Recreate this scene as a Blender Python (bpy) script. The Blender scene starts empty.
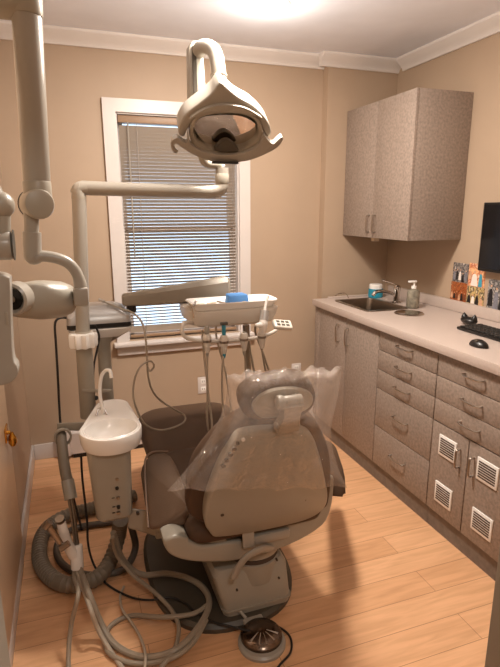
import bpy, bmesh, math, random
from mathutils import Vector, Matrix, noise
random.seed(7)
C = bpy.context.scene.collection
PI = math.pi

# ------------------------------------------------------------------ camera
F = 517.0; PITCH = math.radians(13.48); YAW = math.radians(19.4); ROLL = math.radians(-0.17); EYE = 1.52
fw = Vector((math.sin(YAW)*math.cos(PITCH), math.cos(YAW)*math.cos(PITCH), -math.sin(PITCH)))
r0 = Vector((math.cos(YAW), -math.sin(YAW), 0)); u0 = r0.cross(fw)
rt = r0*math.cos(ROLL)+u0*math.sin(ROLL); up = -r0*math.sin(ROLL)+u0*math.cos(ROLL)
EYEV = Vector((0, 0, EYE))
cd = bpy.data.cameras.new('camera'); cam = bpy.data.objects.new('camera', cd); C.objects.link(cam)
cd.sensor_fit = 'HORIZONTAL'; cd.sensor_width = 36; cd.lens = 36*F/500; cd.clip_start = .02
cam.matrix_world = Matrix(((rt.x, up.x, -fw.x, 0), (rt.y, up.y, -fw.y, 0), (rt.z, up.z, -fw.z, EYE), (0, 0, 0, 1)))
bpy.context.scene.camera = cam

def ray(x, y): return fw+rt*((x-250)/F)-up*((y-333.5)/F)
def P(x, y, Y): d = ray(x, y); return EYEV+d*(Y/d.y)            # measured image point at known depth Y
def Z(x, y, z): d = ray(x, y); return EYEV+d*((z-EYE)/d.z)      # measured image point at known height z
def PL(x, y, p, n): d = ray(x, y); return EYEV+d*((p-EYEV).dot(n)/d.dot(n))

# ------------------------------------------------------------------ materials
def lin(c): return tuple((v/255/12.92 if v/255 <= .04045 else ((v/255+.055)/1.055)**2.4) for v in c)
def mat(name, col, rough=.5, metal=0, var=0, scale=8, bump=0, bscale=60, coat=0, stretch=None, trans=0, emis=None, es=0):
    m = bpy.data.materials.new(name); m.use_nodes = True; nt = m.node_tree; b = nt.nodes['Principled BSDF']
    c = lin(col); b.inputs['Base Color'].default_value = (*c, 1)
    b.inputs['Roughness'].default_value = rough; b.inputs['Metallic'].default_value = metal
    b.inputs['Coat Weight'].default_value = coat
    if 'vinyl' in name: b.inputs['Specular IOR Level'].default_value = .22
    if trans: b.inputs['Transmission Weight'].default_value = trans
    if emis: b.inputs['Emission Color'].default_value = (*lin(emis), 1); b.inputs['Emission Strength'].default_value = es
    if var or bump:
        tc = nt.nodes.new('ShaderNodeTexCoord'); vec = tc.outputs['Object']
        if stretch:
            mp = nt.nodes.new('ShaderNodeMapping'); mp.inputs['Scale'].default_value = stretch
            nt.links.new(vec, mp.inputs['Vector']); vec = mp.outputs['Vector']
    if var:
        n = nt.nodes.new('ShaderNodeTexNoise'); n.inputs['Scale'].default_value = scale; n.inputs['Detail'].default_value = 6
        nt.links.new(vec, n.inputs['Vector'])
        r = nt.nodes.new('ShaderNodeValToRGB'); r.color_ramp.elements[0].position = .32; r.color_ramp.elements[1].position = .68
        r.color_ramp.elements[0].color = (*[max(0, v*(1-var)) for v in c], 1); r.color_ramp.elements[1].color = (*[min(1, v*(1+var)) for v in c], 1)
        nt.links.new(n.outputs['Fac'], r.inputs['Fac']); nt.links.new(r.outputs['Color'], b.inputs['Base Color'])
    if bump:
        n2 = nt.nodes.new('ShaderNodeTexNoise'); n2.inputs['Scale'].default_value = bscale; n2.inputs['Detail'].default_value = 4
        nt.links.new(vec, n2.inputs['Vector']); bp = nt.nodes.new('ShaderNodeBump'); bp.inputs['Strength'].default_value = bump; bp.inputs['Distance'].default_value = .01
        nt.links.new(n2.outputs['Fac'], bp.inputs['Height']); nt.links.new(bp.outputs['Normal'], b.inputs['Normal'])
    return m

M = {}
M['wall'] = mat('wall_paint', (175, 153, 131), .55, var=.03, scale=3, bump=.05, bscale=200)
M['ceiling'] = mat('ceiling_paint', (238, 242, 252), .8, var=.03, scale=4, bump=.05, bscale=150)
M['trim'] = mat('trim_paint', (208, 201, 197), .35, var=.02, scale=5)
M['crown'] = mat('crown_paint', (222, 216, 212), .45, var=.02, scale=5)
M['plastic'] = mat('warm_grey_plastic', (156, 150, 138), .32, var=.02, scale=6)
M['plastic_light'] = mat('pale_plastic', (156, 150, 140), .3, var=.02, scale=6)
M['plastic_mid'] = mat('mid_grey_plastic', (156, 149, 136), .38, var=.03, scale=6)
M['plastic_dark'] = mat('dark_grey_plastic', (72, 66, 56), .42, var=.05, scale=6)
M['white'] = mat('white_plastic', (238, 236, 232), .25, var=.01, scale=5, coat=.3)
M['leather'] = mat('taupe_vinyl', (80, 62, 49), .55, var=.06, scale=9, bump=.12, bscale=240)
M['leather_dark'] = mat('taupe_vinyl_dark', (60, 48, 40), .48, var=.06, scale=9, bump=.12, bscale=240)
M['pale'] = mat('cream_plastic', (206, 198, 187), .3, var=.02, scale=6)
M['leather_lit'] = mat('taupe_vinyl_lit', (106, 87, 72), .45, var=.06, scale=9, bump=.12, bscale=240)  # same vinyl made paler, top light painted into the left armrest
M['piping'] = mat('vinyl_piping', (124, 101, 84), .5, var=.04)
M['laminate'] = mat('grey_brown_laminate', (146, 131, 120), .45, var=.2, scale=75)
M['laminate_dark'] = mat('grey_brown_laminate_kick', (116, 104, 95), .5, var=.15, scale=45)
M['counter'] = mat('counter_laminate', (188, 173, 164), .35, var=.03, scale=120)
M['steel'] = mat('brushed_steel', (150, 140, 130), .28, metal=1, var=.06, scale=30, stretch=(1, 20, 1))
M['chrome'] = mat('chrome', (215, 210, 205), .1, metal=1, var=.02)
M['handle'] = mat('pewter_handle', (176, 166, 156), .3, metal=1, var=.05, scale=60)
M['silver'] = mat('silver_paint', (178, 176, 174), .3, metal=.35, var=.02)
M['black'] = mat('black_plastic', (22, 20, 20), .35, var=.1, scale=30)
M['rubber'] = mat('black_rubber', (30, 27, 25), .55, var=.1, scale=30)
M['hose'] = mat('grey_hose', (148, 136, 120), .4, var=.04, scale=30)
M['hose_light'] = mat('light_hose', (176, 163, 146), .35, var=.04, scale=30)
M['corrugated'] = mat('corrugated_hose', (120, 110, 96), .45, var=.05, scale=30)
M['brass'] = mat('polished_brass', (214, 160, 72), .18, metal=1, var=.05)
M['slat'] = mat('blind_slat', (186, 172, 157), .45, var=.03, scale=20, stretch=(1, 20, 20))
M['rail'] = mat('blind_rail', (150, 122, 96), .45, var=.04, scale=20)
M['cord'] = mat('blind_cord', (160, 150, 140), .7, var=.05)
M['blue'] = mat('blue_paper', (86, 146, 214), .7, var=.05, scale=40)
M['cyan'] = mat('cyan_clip', (40, 128, 150), .4, var=.05)
M['gauze'] = mat('cotton_gauze', (232, 214, 190), .9, var=.08, scale=80, bump=.3, bscale=150)
M['wood'] = mat('wooden_stick', (205, 165, 110), .6, var=.1, scale=20)
M['screen'] = mat('dark_screen', (14, 14, 17), .15, var=.1)
M['bottle'] = mat('patterned_bottle', (128, 122, 108), .35, var=.45, scale=38)
M['blueliquid'] = mat('teal_tub', (40, 140, 165), .2, var=.08)
M['slot'] = mat('dark_vent_slot', (70, 58, 50), .7, var=.05)
M['lens'] = mat('dark_lens', (16, 15, 15), .1, var=.1)

def floor_mat():
    m = bpy.data.materials.new('maple_planks'); m.use_nodes = True; nt = m.node_tree; b = nt.nodes['Principled BSDF']
    tc = nt.nodes.new('ShaderNodeTexCoord'); br = nt.nodes.new('ShaderNodeTexBrick')
    br.offset = .37; br.inputs['Scale'].default_value = 1; br.inputs['Brick Width'].default_value = 1.15; br.inputs['Row Height'].default_value = .128
    br.inputs['Mortar Size'].default_value = .0012; br.inputs['Mortar Smooth'].default_value = .2; br.inputs['Bias'].default_value = 0
    br.inputs['Color1'].default_value = (*lin((228, 180, 138)), 1); br.inputs['Color2'].default_value = (*lin((216, 166, 124)), 1); br.inputs['Mortar'].default_value = (*lin((160, 116, 82)), 1)
    nt.links.new(tc.outputs['Object'], br.inputs['Vector'])
    mp = nt.nodes.new('ShaderNodeMapping'); mp.inputs['Scale'].default_value = (1.6, 16, 1); nt.links.new(tc.outputs['Object'], mp.inputs['Vector'])
    n = nt.nodes.new('ShaderNodeTexNoise'); n.inputs['Scale'].default_value = 2.6; n.inputs['Detail'].default_value = 7; n.inputs['Distortion'].default_value = .6
    nt.links.new(mp.outputs['Vector'], n.inputs['Vector'])
    rp = nt.nodes.new('ShaderNodeValToRGB'); rp.color_ramp.elements[0].position = .3; rp.color_ramp.elements[0].color = (.78, .74, .7, 1); rp.color_ramp.elements[1].position = .65; rp.color_ramp.elements[1].color = (1, 1, 1, 1)
    nt.links.new(n.outputs['Fac'], rp.inputs['Fac'])
    mx = nt.nodes.new('ShaderNodeMixRGB'); mx.blend_type = 'MULTIPLY'; mx.inputs['Fac'].default_value = .85
    nt.links.new(br.outputs['Color'], mx.inputs['Color1']); nt.links.new(rp.outputs['Color'], mx.inputs['Color2'])
    nt.links.new(mx.outputs['Color'], b.inputs['Base Color'])
    b.inputs['Roughness'].default_value = .32
    return m
M['floor'] = floor_mat()

def film_mat():
    m = bpy.data.materials.new('clear_plastic_film'); m.use_nodes = True; nt = m.node_tree
    for n in list(nt.nodes): nt.nodes.remove(n)
    out = nt.nodes.new('ShaderNodeOutputMaterial'); tr = nt.nodes.new('ShaderNodeBsdfTransparent'); tr.inputs['Color'].default_value = (.95, .94, .93, 1)
    gl = nt.nodes.new('ShaderNodeBsdfGlossy'); gl.inputs['Roughness'].default_value = .1; gl.inputs['Color'].default_value = (1, .92, .84, 1)
    df = nt.nodes.new('ShaderNodeBsdfTranslucent'); df.inputs['Color'].default_value = (.9, .86, .82, 1)
    d2 = nt.nodes.new('ShaderNodeBsdfDiffuse'); d2.inputs['Color'].default_value = (.9, .86, .82, 1)
    tc = nt.nodes.new('ShaderNodeTexCoord'); ns = nt.nodes.new('ShaderNodeTexNoise'); ns.inputs['Scale'].default_value = 34; ns.inputs['Detail'].default_value = 3; ns.inputs['Distortion'].default_value = 1.2
    bp = nt.nodes.new('ShaderNodeBump'); bp.inputs['Strength'].default_value = 1.0; bp.inputs['Distance'].default_value = .03
    nt.links.new(tc.outputs['Object'], ns.inputs['Vector']); nt.links.new(ns.outputs['Fac'], bp.inputs['Height']); nt.links.new(bp.outputs['Normal'], gl.inputs['Normal'])
    a = nt.nodes.new('ShaderNodeMixShader'); a.inputs['Fac'].default_value = .5
    nt.links.new(df.outputs[0], a.inputs[1]); nt.links.new(d2.outputs[0], a.inputs[2])
    b = nt.nodes.new('ShaderNodeMixShader'); b.inputs['Fac'].default_value = .115
    nt.links.new(tr.outputs[0], b.inputs[1]); nt.links.new(a.outputs[0], b.inputs[2])
    lw = nt.nodes.new('ShaderNodeLayerWeight'); lw.inputs['Blend'].default_value = .18
    c = nt.nodes.new('ShaderNodeMixShader'); mth = nt.nodes.new('ShaderNodeMath'); mth.operation = 'MULTIPLY_ADD'; mth.inputs[1].default_value = .08; mth.inputs[2].default_value = .085
    nt.links.new(lw.outputs['Fresnel'], mth.inputs[0]); nt.links.new(mth.outputs[0], c.inputs['Fac'])
    nt.links.new(b.outputs[0], c.inputs[1]); nt.links.new(gl.outputs[0], c.inputs[2]); nt.links.new(c.outputs[0], out.inputs['Surface'])
    return m
M['film'] = film_mat()
def glass_mat():
    m = bpy.data.materials.new('window_glass'); m.use_nodes = True; nt = m.node_tree
    for n in list(nt.nodes): nt.nodes.remove(n)
    out = nt.nodes.new('ShaderNodeOutputMaterial'); tr = nt.nodes.new('ShaderNodeBsdfTransparent'); gl = nt.nodes.new('ShaderNodeBsdfGlossy'); gl.inputs['Roughness'].default_value = .02
    fr = nt.nodes.new('ShaderNodeFresnel'); fr.inputs['IOR'].default_value = 1.4; mx = nt.nodes.new('ShaderNodeMixShader')
    nt.links.new(fr.outputs[0], mx.inputs['Fac']); nt.links.new(tr.outputs[0], mx.inputs[1]); nt.links.new(gl.outputs[0], mx.inputs[2]); nt.links.new(mx.outputs[0], out.inputs['Surface'])
    return m
M['glass'] = glass_mat()
def photo_mat(name, cols, scale, seed):
    m = bpy.data.materials.new(name); m.use_nodes = True; nt = m.node_tree; b = nt.nodes['Principled BSDF']; b.inputs['Roughness'].default_value = .3
    tc = nt.nodes.new('ShaderNodeTexCoord'); mp = nt.nodes.new('ShaderNodeMapping'); mp.inputs['Location'].default_value = (seed, seed*2.3, seed*.7); nt.links.new(tc.outputs['Object'], mp.inputs['Vector'])
    n = nt.nodes.new('ShaderNodeTexNoise'); n.inputs['Scale'].default_value = scale; n.inputs['Detail'].default_value = 5; nt.links.new(mp.outputs['Vector'], n.inputs['Vector'])
    r = nt.nodes.new('ShaderNodeValToRGB'); e = r.color_ramp.elements
    k = len(cols)
    while len(e) < k: e.new(.5)
    for i, c in enumerate(cols): e[i].position = .3+.4*i/(k-1); e[i].color = (*lin(c), 1)
    nt.links.new(n.outputs['Fac'], r.inputs['Fac']); nt.links.new(r.outputs['Color'], b.inputs['Base Color'])
    return m

# ------------------------------------------------------------------ mesh helpers
def smooth_pts(pts, k=6, closed=False):
    pts = [Vector(p) for p in pts]; n = len(pts); out = []
    rng = range(n if closed else n-1)
    for i in rng:
        p1, p2 = pts[i], pts[(i+1) % n]
        p0 = pts[(i-1) % n] if (closed or i > 0) else p1*2-p2
        p3 = pts[(i+2) % n] if (closed or i < n-2) else p2*2-p1
        for j in range(k):
            t = j/k
            out.append(.5*((2*p1)+(p2-p0)*t+(2*p0-5*p1+4*p2-p3)*t*t+(3*p1-p0-3*p2+p3)*t**3))
    if not closed: out.append(pts[-1])
    return out

class MB:
    def __init__(s): s.bm = bmesh.new(); s.mi = 0
    def _mark(s, fs, smooth=True):
        for f in fs: f.smooth = smooth; f.material_index = s.mi
    def merge(s, b2):
        me = bpy.data.meshes.new('tmp'); b2.to_mesh(me); n = len(s.bm.faces); s.bm.from_mesh(me); bpy.data.meshes.remove(me); b2.free()
        s.bm.faces.ensure_lookup_table(); s._mark(s.bm.faces[n:])
    def box(s, x0, x1, y0, y1, z0, z1, bev=.003, seg=2, mx=None):
        b = bmesh.new(); bmesh.ops.create_cube(b, size=1)
        for v in b.verts: v.co = Vector(((x0+x1)/2+v.co.x*(x1-x0), (y0+y1)/2+v.co.y*(y1-y0), (z0+z1)/2+v.co.z*(z1-z0)))
        if bev: bmesh.ops.bevel(b, geom=b.edges[:], offset=min(bev, .45*min(x1-x0, y1-y0, z1-z0)), segments=seg, affect='EDGES', profile=.5)
        if mx: b.transform(mx)
        s.merge(b); return s
    def hull(s, pts, bev=.01, seg=3):
        b = bmesh.new()
        for p in pts: b.verts.new(p)
        r = bmesh.ops.convex_hull(b, input=b.verts[:])
        bmesh.ops.delete(b, geom=[v for v in b.verts if not v.link_faces], context='VERTS')
        bmesh.ops.dissolve_limit(b, angle_limit=.03, verts=b.verts[:], edges=b.edges[:])
        if bev: bmesh.ops.bevel(b, geom=b.edges[:], offset=bev, segments=seg, affect='EDGES', profile=.5)
        bmesh.ops.recalc_face_normals(b, faces=b.faces[:]); s.merge(b); return s
    def cyl(s, a, b_, ra, rb=None, seg=24, bev=0):
        a = Vector(a); b_ = Vector(b_); rb = ra if rb is None else rb; d = b_-a; L = d.length
        b = bmesh.new(); bmesh.ops.create_cone(b, cap_ends=True, segments=seg, radius1=ra, radius2=rb, depth=L)
        if bev:
            es = [e for e in b.edges if any(len(f.verts) > 4 for f in e.link_faces)]
            bmesh.ops.bevel(b, geom=es, offset=bev, segments=2, affect='EDGES', profile=.5)
        q = d.to_track_quat('Z', 'Y'); b.transform(Matrix.Translation((a+b_)/2) @ q.to_matrix().to_4x4()); s.merge(b); return s
    def lathe(s, prof, org=(0, 0, 0), axis=(0, 0, 1), seg=32):
        b = bmesh.new(); rings = []
        for r, h in prof:
            rings.append([b.verts.new((r*math.cos(2*PI*i/seg), r*math.sin(2*PI*i/seg), h)) for i in range(seg)] if r > 1e-6 else [b.verts.new((0, 0, h))])
        for A, B in zip(rings, rings[1:]):
            for i in range(seg):
                j = (i+1) % seg
                if len(A) == 1 and len(B) == 1: continue
                if len(A) == 1: b.faces.new((A[0], B[j], B[i]))
                elif len(B) == 1: b.faces.new((A[i], A[j], B[0]))
                else: b.faces.new((A[i], A[j], B[j], B[i]))
        for R in (rings[0], rings[-1]):
            if len(R) > 1: b.faces.new(R)
        bmesh.ops.recalc_face_normals(b, faces=b.faces[:])
        q = Vector(axis).to_track_quat('Z', 'Y'); b.transform(Matrix.Translation(Vector(org)) @ q.to_matrix().to_4x4()); s.merge(b); return s
    def tube(s, pts, r, seg=10, k=6, flat=None, smooth=True, rough=0, caps=True, pitch=1):
        P_ = smooth_pts(pts, k) if smooth else [Vector(p) for p in pts]
        if rough:   # corrugation: resample densely
            den = []
            for a, b_ in zip(P_, P_[1:]):
                m = max(1, int((b_-a).length/(pitch*.5)));
                den += [a.lerp(b_, i/m) for i in range(m)]
            P_ = den+[P_[-1]]
        n = len(P_); T = [(P_[min(i+1, n-1)]-P_[max(i-1, 0)]).normalized() for i in range(n)]
        up_ = Vector((0, 0, 1)) if abs(T[0].z) < .9 else Vector((1, 0, 0))
        N = (up_-T[0]*up_.dot(T[0])).normalized(); b = bmesh.new(); rings = []
        for i in range(n):
            N = (N-T[i]*N.dot(T[i])).normalized(); B = T[i].cross(N)
            rr = r(i/(n-1)) if callable(r) else r
            if rough and i % 2: rr *= 1-rough
            fa, fb = flat if flat else (1, 1)
            rings.append([b.verts.new(P_[i]+N*(rr*fa*math.cos(2*PI*j/seg))+B*(rr*fb*math.sin(2*PI*j/seg))) for j in range(seg)])
        for A, B in zip(rings, rings[1:]):
            for j in range(seg): b.faces.new((A[j], A[(j+1) % seg], B[(j+1) % seg], B[j]))
        if caps: b.faces.new(rings[0][::-1]); b.faces.new(rings[-1])
        bmesh.ops.recalc_face_normals(b, faces=b.faces[:]); s.merge(b); return s
    def prism(s, pts, vec, bev=.004, seg=2, both=True):
        b = bmesh.new(); vs = [b.verts.new(p) for p in pts]; f = b.faces.new(vs)
        r = bmesh.ops.extrude_face_region(b, geom=[f]); nv = [e for e in r['geom'] if isinstance(e, bmesh.types.BMVert)]
        bmesh.ops.translate(b, verts=nv, vec=Vector(vec)); bmesh.ops.recalc_face_normals(b, faces=b.faces[:])
        if bev:
            es = [e for e in b.edges if any(len(x.verts) > 4 for x in e.link_faces)]
            bmesh.ops.bevel(b, geom=es, offset=bev, segments=seg, affect='EDGES', profile=.5, clamp_overlap=True)
        s.merge(b); return s
    def ring(s, outer, inner, vec, bev=.003):
        b = bmesh.new(); n = len(outer); vec = Vector(vec)
        L = [[b.verts.new(p) for p in q] for q in (outer, inner, [Vector(p)+vec for p in inner], [Vector(p)+vec for p in outer])]
        for a in range(4):
            A, B = L[a], L[(a+1) % 4]
            for i in range(n): b.faces.new((A[i], A[(i+1) % n], B[(i+1) % n], B[i]))
        bmesh.ops.recalc_face_normals(b, faces=b.faces[:])
        if bev:
            es = [e for e in b.edges if e.calc_face_angle(0) > .6]
            bmesh.ops.bevel(b, geom=es, offset=bev, segments=2, affect='EDGES', profile=.5, clamp_overlap=True)
        s.merge(b); return s
    def loft(s, loops, caps=True):
        b = bmesh.new(); L = [[b.verts.new(p) for p in q] for q in loops]; n = len(L[0])
        for A, B in zip(L, L[1:]):
            for i in range(n): b.faces.new((A[i], A[(i+1) % n], B[(i+1) % n], B[i]))
        if caps: b.faces.new(L[0]); b.faces.new(L[-1])
        bmesh.ops.recalc_face_normals(b, faces=b.faces[:]); s.merge(b); return s
    def sphere(s, c, r, scale=(1, 1, 1)):
        b = bmesh.new(); bmesh.ops.create_uvsphere(b, u_segments=24, v_segments=14, radius=r)
        b.transform(Matrix.Translation(Vector(c)) @ Matrix.Diagonal((*scale, 1))); s.merge(b); return s
    def build(s, name, m, parent=None, sharp=35):
        me = bpy.data.meshes.new(name); o = bpy.data.objects.new(name, me); C.objects.link(o)
        org = Vector((0, 0, 0))
        if parent is not None:
            o.parent = parent; org = Vector(parent['_o']) if '_o' in parent else Vector((0, 0, 0)); o['_o'] = tuple(org)
        else:
            vs = [v.co for v in s.bm.verts]
            org = Vector(((min(v.x for v in vs)+max(v.x for v in vs))/2, (min(v.y for v in vs)+max(v.y for v in vs))/2, min(v.z for v in vs)))
            o.location = org; o['_o'] = tuple(org)
        bmesh.ops.translate(s.bm, verts=s.bm.verts[:], vec=-org)
        for e in s.bm.edges:
            if len(e.link_faces) == 2 and e.calc_face_angle(0) > math.radians(sharp): e.smooth = False
        s.bm.to_mesh(me); s.bm.free()
        for x in (m if isinstance(m, (list, tuple)) else [m]): me.materials.append(x)
        return o

def thing(name, label, cat, loc, group=None):
    o = bpy.data.objects.new(name, None); C.objects.link(o); o.location = loc; o['_o'] = tuple(loc); o.empty_display_size = .05
    return tag(o, label, cat, group)
def tag(o, label, cat, group=None):
    o['label'] = label; o['category'] = cat
    if group: o['group'] = group
    return o
def struct(o): o['kind'] = 'structure'; return o
def sub(o, mod=2):
    m = o.modifiers.new('s', 'SUBSURF'); m.levels = mod; m.render_levels = mod; return o

# ------------------------------------------------------------------ room
XL, XR, YB, YC, YF, ZC = -.30, 2.16, 3.25, 3.18, .60, 2.461
XJ = 1.648          # jog in the back wall
WX0, WX1, WZ0, WZ1 = .329, 1.070, .715, 2.065   # window opening
struct(MB().box(-1.1, XR+.12, -.99, YB+.14, -.05, 0, 0).build('floor', M['floor']))
struct(MB().box(-1.1, XR+.12, -.99, YB+.14, ZC, ZC+.06, 0).build('ceiling', M['ceiling']))
struct(MB().box(XL-.12, XL, YF, YB+.14, 0, ZC, 0).build('wall_left', M['wall']))
struct(MB().box(XR, XR+.12, YF, YB+.14, 0, ZC, 0).build('wall_right', M['wall']))
w = MB()
w.box(XL, WX0, YB, YB+.14, 0, ZC, 0); w.box(WX1, XR, YB, YB+.14, 0, ZC, 0)
w.box(WX0, WX1, YB, YB+.14, 0, WZ0, 0); w.box(WX0, WX1, YB, YB+.14, WZ1, ZC, 0)
w.box(XJ, XR, YC, YB, 0, ZC, 0)
struct(w.build('wall_back', M['wall']))
DX0, DX1, DZ = -.108, .682, 2.06
w = MB(); w.box(XL-.12, DX0-.02, YF-.12, YF, 0, ZC, 0); w.box(DX1+.02, XR+.12, YF-.12, YF, 0, ZC, 0); w.box(DX0-.02, DX1+.02, YF-.12, YF, DZ+.02, ZC, 0)
struct(w.build('wall_front', M['wall']))
w = MB(); w.box(DX0-.02, DX0, YF-.13, YF+.012, 0, DZ, .004); w.box(DX1, DX1+.02, YF-.13, YF+.012, 0, DZ, .004); w.box(DX0-.02, DX1+.02, YF-.13, YF+.012, DZ, DZ+.02, .004)
struct(w.build('trim_4', M['plastic_mid']))
def crown(a, b, inward):     # profile swept along a wall top
    a, b, inward = Vector(a), Vector(b), Vector(inward); prof = [(0, -.072), (.012, -.072), (.016, -.06), (.035, -.04), (.06, -.02), (.066, -.012), (.066, 0), (0, 0)]
    q = [a+inward*x+Vector((0, 0, z)) for x, z in prof]; return q, b-a
w = MB(); q, v = crown((XL, YB, ZC), (XJ, YB, ZC), (0, -1, 0)); w.prism(q, v, 0); q, v = crown((XJ-.066, YC, ZC), (XR, YC, ZC), (0, -1, 0)); w.prism(q, v, 0)
struct(w.build('trim_1', M['crown']))
w = MB(); q, v = crown((XL, YF, ZC), (XL, YB-.066, ZC), (1, 0, 0)); w.prism(q, v, 0); struct(w.build('trim_2', M['crown']))
w = MB(); q, v = crown((XR, YF, ZC), (XR, YC-.066, ZC), (-1, 0, 0)); w.prism(q, v, 0); struct(w.build('trim_3', M['crown']))
w = MB(); w.box(XL, XL+.014, YF, YB, 0, .10, .004); struct(w.build('baseboard_left', M['trim']))
w = MB(); w.box(XL+.014, XJ, YB-.014, YB, 0, .10, .004); struct(w.build('baseboard_back', M['trim']))
w = MB(); w.box(-1.1, 1.75, -.99, -.9, 0, ZC, 0); w.box(-1.1, -1.0, -.9, YF-.12, 0, ZC, 0); w.box(1.65, 1.75, -.9, YF-.12, 0, ZC, 0); w.box(-1.1, XL-.12, YF-.12, YF, 0, ZC, 0)
struct(w.build('wall_hall', M['wall']))
# flush door on the left wall with a brass knob
d = MB(); d.box(XL, XL+.016, 1.15, 2.24, .10, 2.03, .003); dr = struct(d.build('door_1', mat('door_paint', (196, 168, 140), .3, var=.03, scale=3)))
kc = P(-3, 441, 2.12); kx = XL+.016
k = MB(); k.box(kx, kx+.006, kc.y-.04, kc.y+.04, kc.z+.0, kc.z+.055, .002); k.cyl((kx, kc.y, kc.z+.03), (kx+.018, kc.y, kc.z+.03), .008); k.lathe([(0, -.028), (.009, -.024), (.016, -.010), (.017, .002), (.013, .016), (.008, .026), (.006, .034)], (kx+.022, kc.y, kc.z-.005), (0, 0, 1))
k.build('door_knob', M['brass'], dr)

# ------------------------------------------------------------------ window
w = MB(); cw = .072
yo, yi = YB-.02, YB
x0, x1, z0, z1 = WX0-cw, WX1+cw, WZ0-.005, WZ1+cw
w.prism([(x0, yi, z1), (x1, yi, z1), (WX1, yi, WZ1), (WX0, yi, WZ1)], (0, -.022, 0), .004)
w.prism([(x0, yi, z1), (WX0, yi, WZ1), (WX0, yi, z0), (x0, yi, z0)], (0, -.022, 0), .004)
w.prism([(x1, yi, z1), (WX1, yi, WZ1), (WX1, yi, z0), (x1, yi, z0)], (0, -.022, 0), .004)
win = struct(w.build('window_1', M['trim']))
w = MB(); w.box(x0-.02, x1+.02, YB-.06, YB+.13, z0-.025, z0, .006); w.box(x0+.0, x1-.0, YB-.022, YB, z0-.085, z0-.025, .006); w.build('window_sill', M['trim'], win)
w = MB()
w.box(WX0, WX0+.008, YB, YB+.13, WZ0, WZ1, 0); w.box(WX1-.008, WX1, YB, YB+.13, WZ0, WZ1, 0); w.box(WX0, WX1, YB, YB+.13, WZ1-.008, WZ1, 0); w.build('window_jamb', M['trim'], win)
zm = P(200, 229, YB+.09).z
def sash(za, zb, y):
    s = MB(); t = .038; s.box(WX0+.008, WX0+.008+t, y, y+.035, za, zb, .004); s.box(WX1-.008-t, WX1-.008, y, y+.035, za, zb, .004)
    s.box(WX0+.02, WX1-.02, y, y+.035, za, za+t, .004); s.box(WX0+.02, WX1-.02, y, y+.035, zb-t, zb, .004); o = s.build('window_sash', M['trim'], win)
    g = MB(); g.box(WX0+.03, WX1-.03, y+.014, y+.018, za+.02, zb-.02, 0); g.build('window_pane', M['glass'], o)
sash(WZ0, zm+.02, YB+.05); sash(zm-.02, WZ1-.008, YB+.09)

bl = thing('venetian_blind', 'tan venetian blind with thin slats hanging inside the white window frame', 'blind', ((WX0+WX1)/2, YB+.02, WZ1-.01))
yb = YB+.026; bx0, bx1 = WX0+.018, WX1-.016
MB().box(bx0-.006, bx1+.006, yb-.02, yb+.016, WZ1-.052, WZ1-.012, .003).build('headrail', M['rail'], bl)
s = MB(); zt = WZ1-.075; zb_ = WZ0+.055; n = 62
for i in range(n):
    t = i/(n-1); z = zt+(zb_-zt)*t
    ang = -math.radians(41 if z > zm else 40-12*(zm-z)/(zm-zb_))
    if z < zb_+.04: ang = -math.radians(68)
    hw = .0135; dy, dz = hw*math.cos(ang), hw*math.sin(ang)
    q = [(bx0, yb-dy, z-dz), (bx0, yb-.001-0*dy, z+.0022), (bx0, yb+dy, z+dz), (bx0, yb+.001, z+.0008)]
    s.prism(q, (bx1-bx0, 0, 0), 0)
s.build('slats', M['slat'], bl)
MB().box(bx0, bx1, yb-.013, yb+.013, WZ0+.012, WZ0+.03, .004).build('bottom_rail', M['rail'], bl)
for px in (140, 232):
    xx = P(px, 200, yb).x
    MB().tube([(xx, yb-.016, WZ1-.05), (xx, yb-.016, WZ0+.03)], .0016, 6, smooth=False).build('ladder_cord', M['cord'], bl)
MB().tube([(bx0+.05, yb-.024, WZ1-.05), (bx0+.05, yb-.03, P(126, 258, YB).z)], .004, 8, smooth=False).build('tilt_wand', M['plastic_light'], bl)

# ------------------------------------------------------------------ heater, outlets, ceiling lamp
h = thing('baseboard_heater', 'low white baseboard heater along the wall under the window', 'heater', (.3, YB-.05, 0))
q = [(0, YB-.015, .03), (0, YB-.015, .19), (0, YB-.045, .19), (0, YB-.07, .165), (0, YB-.07, .03)]
MB().prism([Vector(p)+Vector((-.07, 0, 0)) for p in q], (.95, 0, 0), .003).build('heater_cover', M['trim'], h)
MB().box(-.135, -.07, YB-.076, YB-.014, .022, .197, .004).build('end_cap', M['trim'], h)
MB().box(.88, .94, YB-.076, YB-.014, .022, .197, .004).build('end_cap', M['trim'], h)
MB().box(-.06, .87, YB-.062, YB-.02, .0, .03, 0).build('heater_gap_shade', M['black'], h)  # black block standing in for the shade in the gap below the cover
def outlet(c, label):
    o = thing('wall_outlet', label, 'outlet', c); x, y, z = c
    MB().box(x-.036, x+.036, y-.006, y, z-.058, z+.058, .003).build('face_plate', M['trim'], o)
    for dz in (-.027, .027):
        r = MB().box(x-.017, x+.017, y-.009, y-.004, z+dz-.017, z+dz+.017, .002).build('socket', M['white'], o)
        s = MB(); s.box(x-.008, x-.005, y-.0095, y-.006, z+dz-.004, z+dz+.008, 0); s.box(x+.005, x+.008, y-.0095, y-.006, z+dz-.004, z+dz+.008, 0); s.build('slot', M['slot'], r)
oc = P(203, 385, YB); outlet((oc.x, YB, oc.z), 'white duplex wall outlet below the window behind the hanging hoses')
oc = P(296, 371, YB); outlet((oc.x, YB, oc.z), 'white wall outlet just above the plastic covered headrest')
LX, LY = 1.0, 2.54
dl = thing('recessed_downlight', 'round glowing recessed downlight in the ceiling', 'ceiling light', (LX, LY, ZC))
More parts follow.
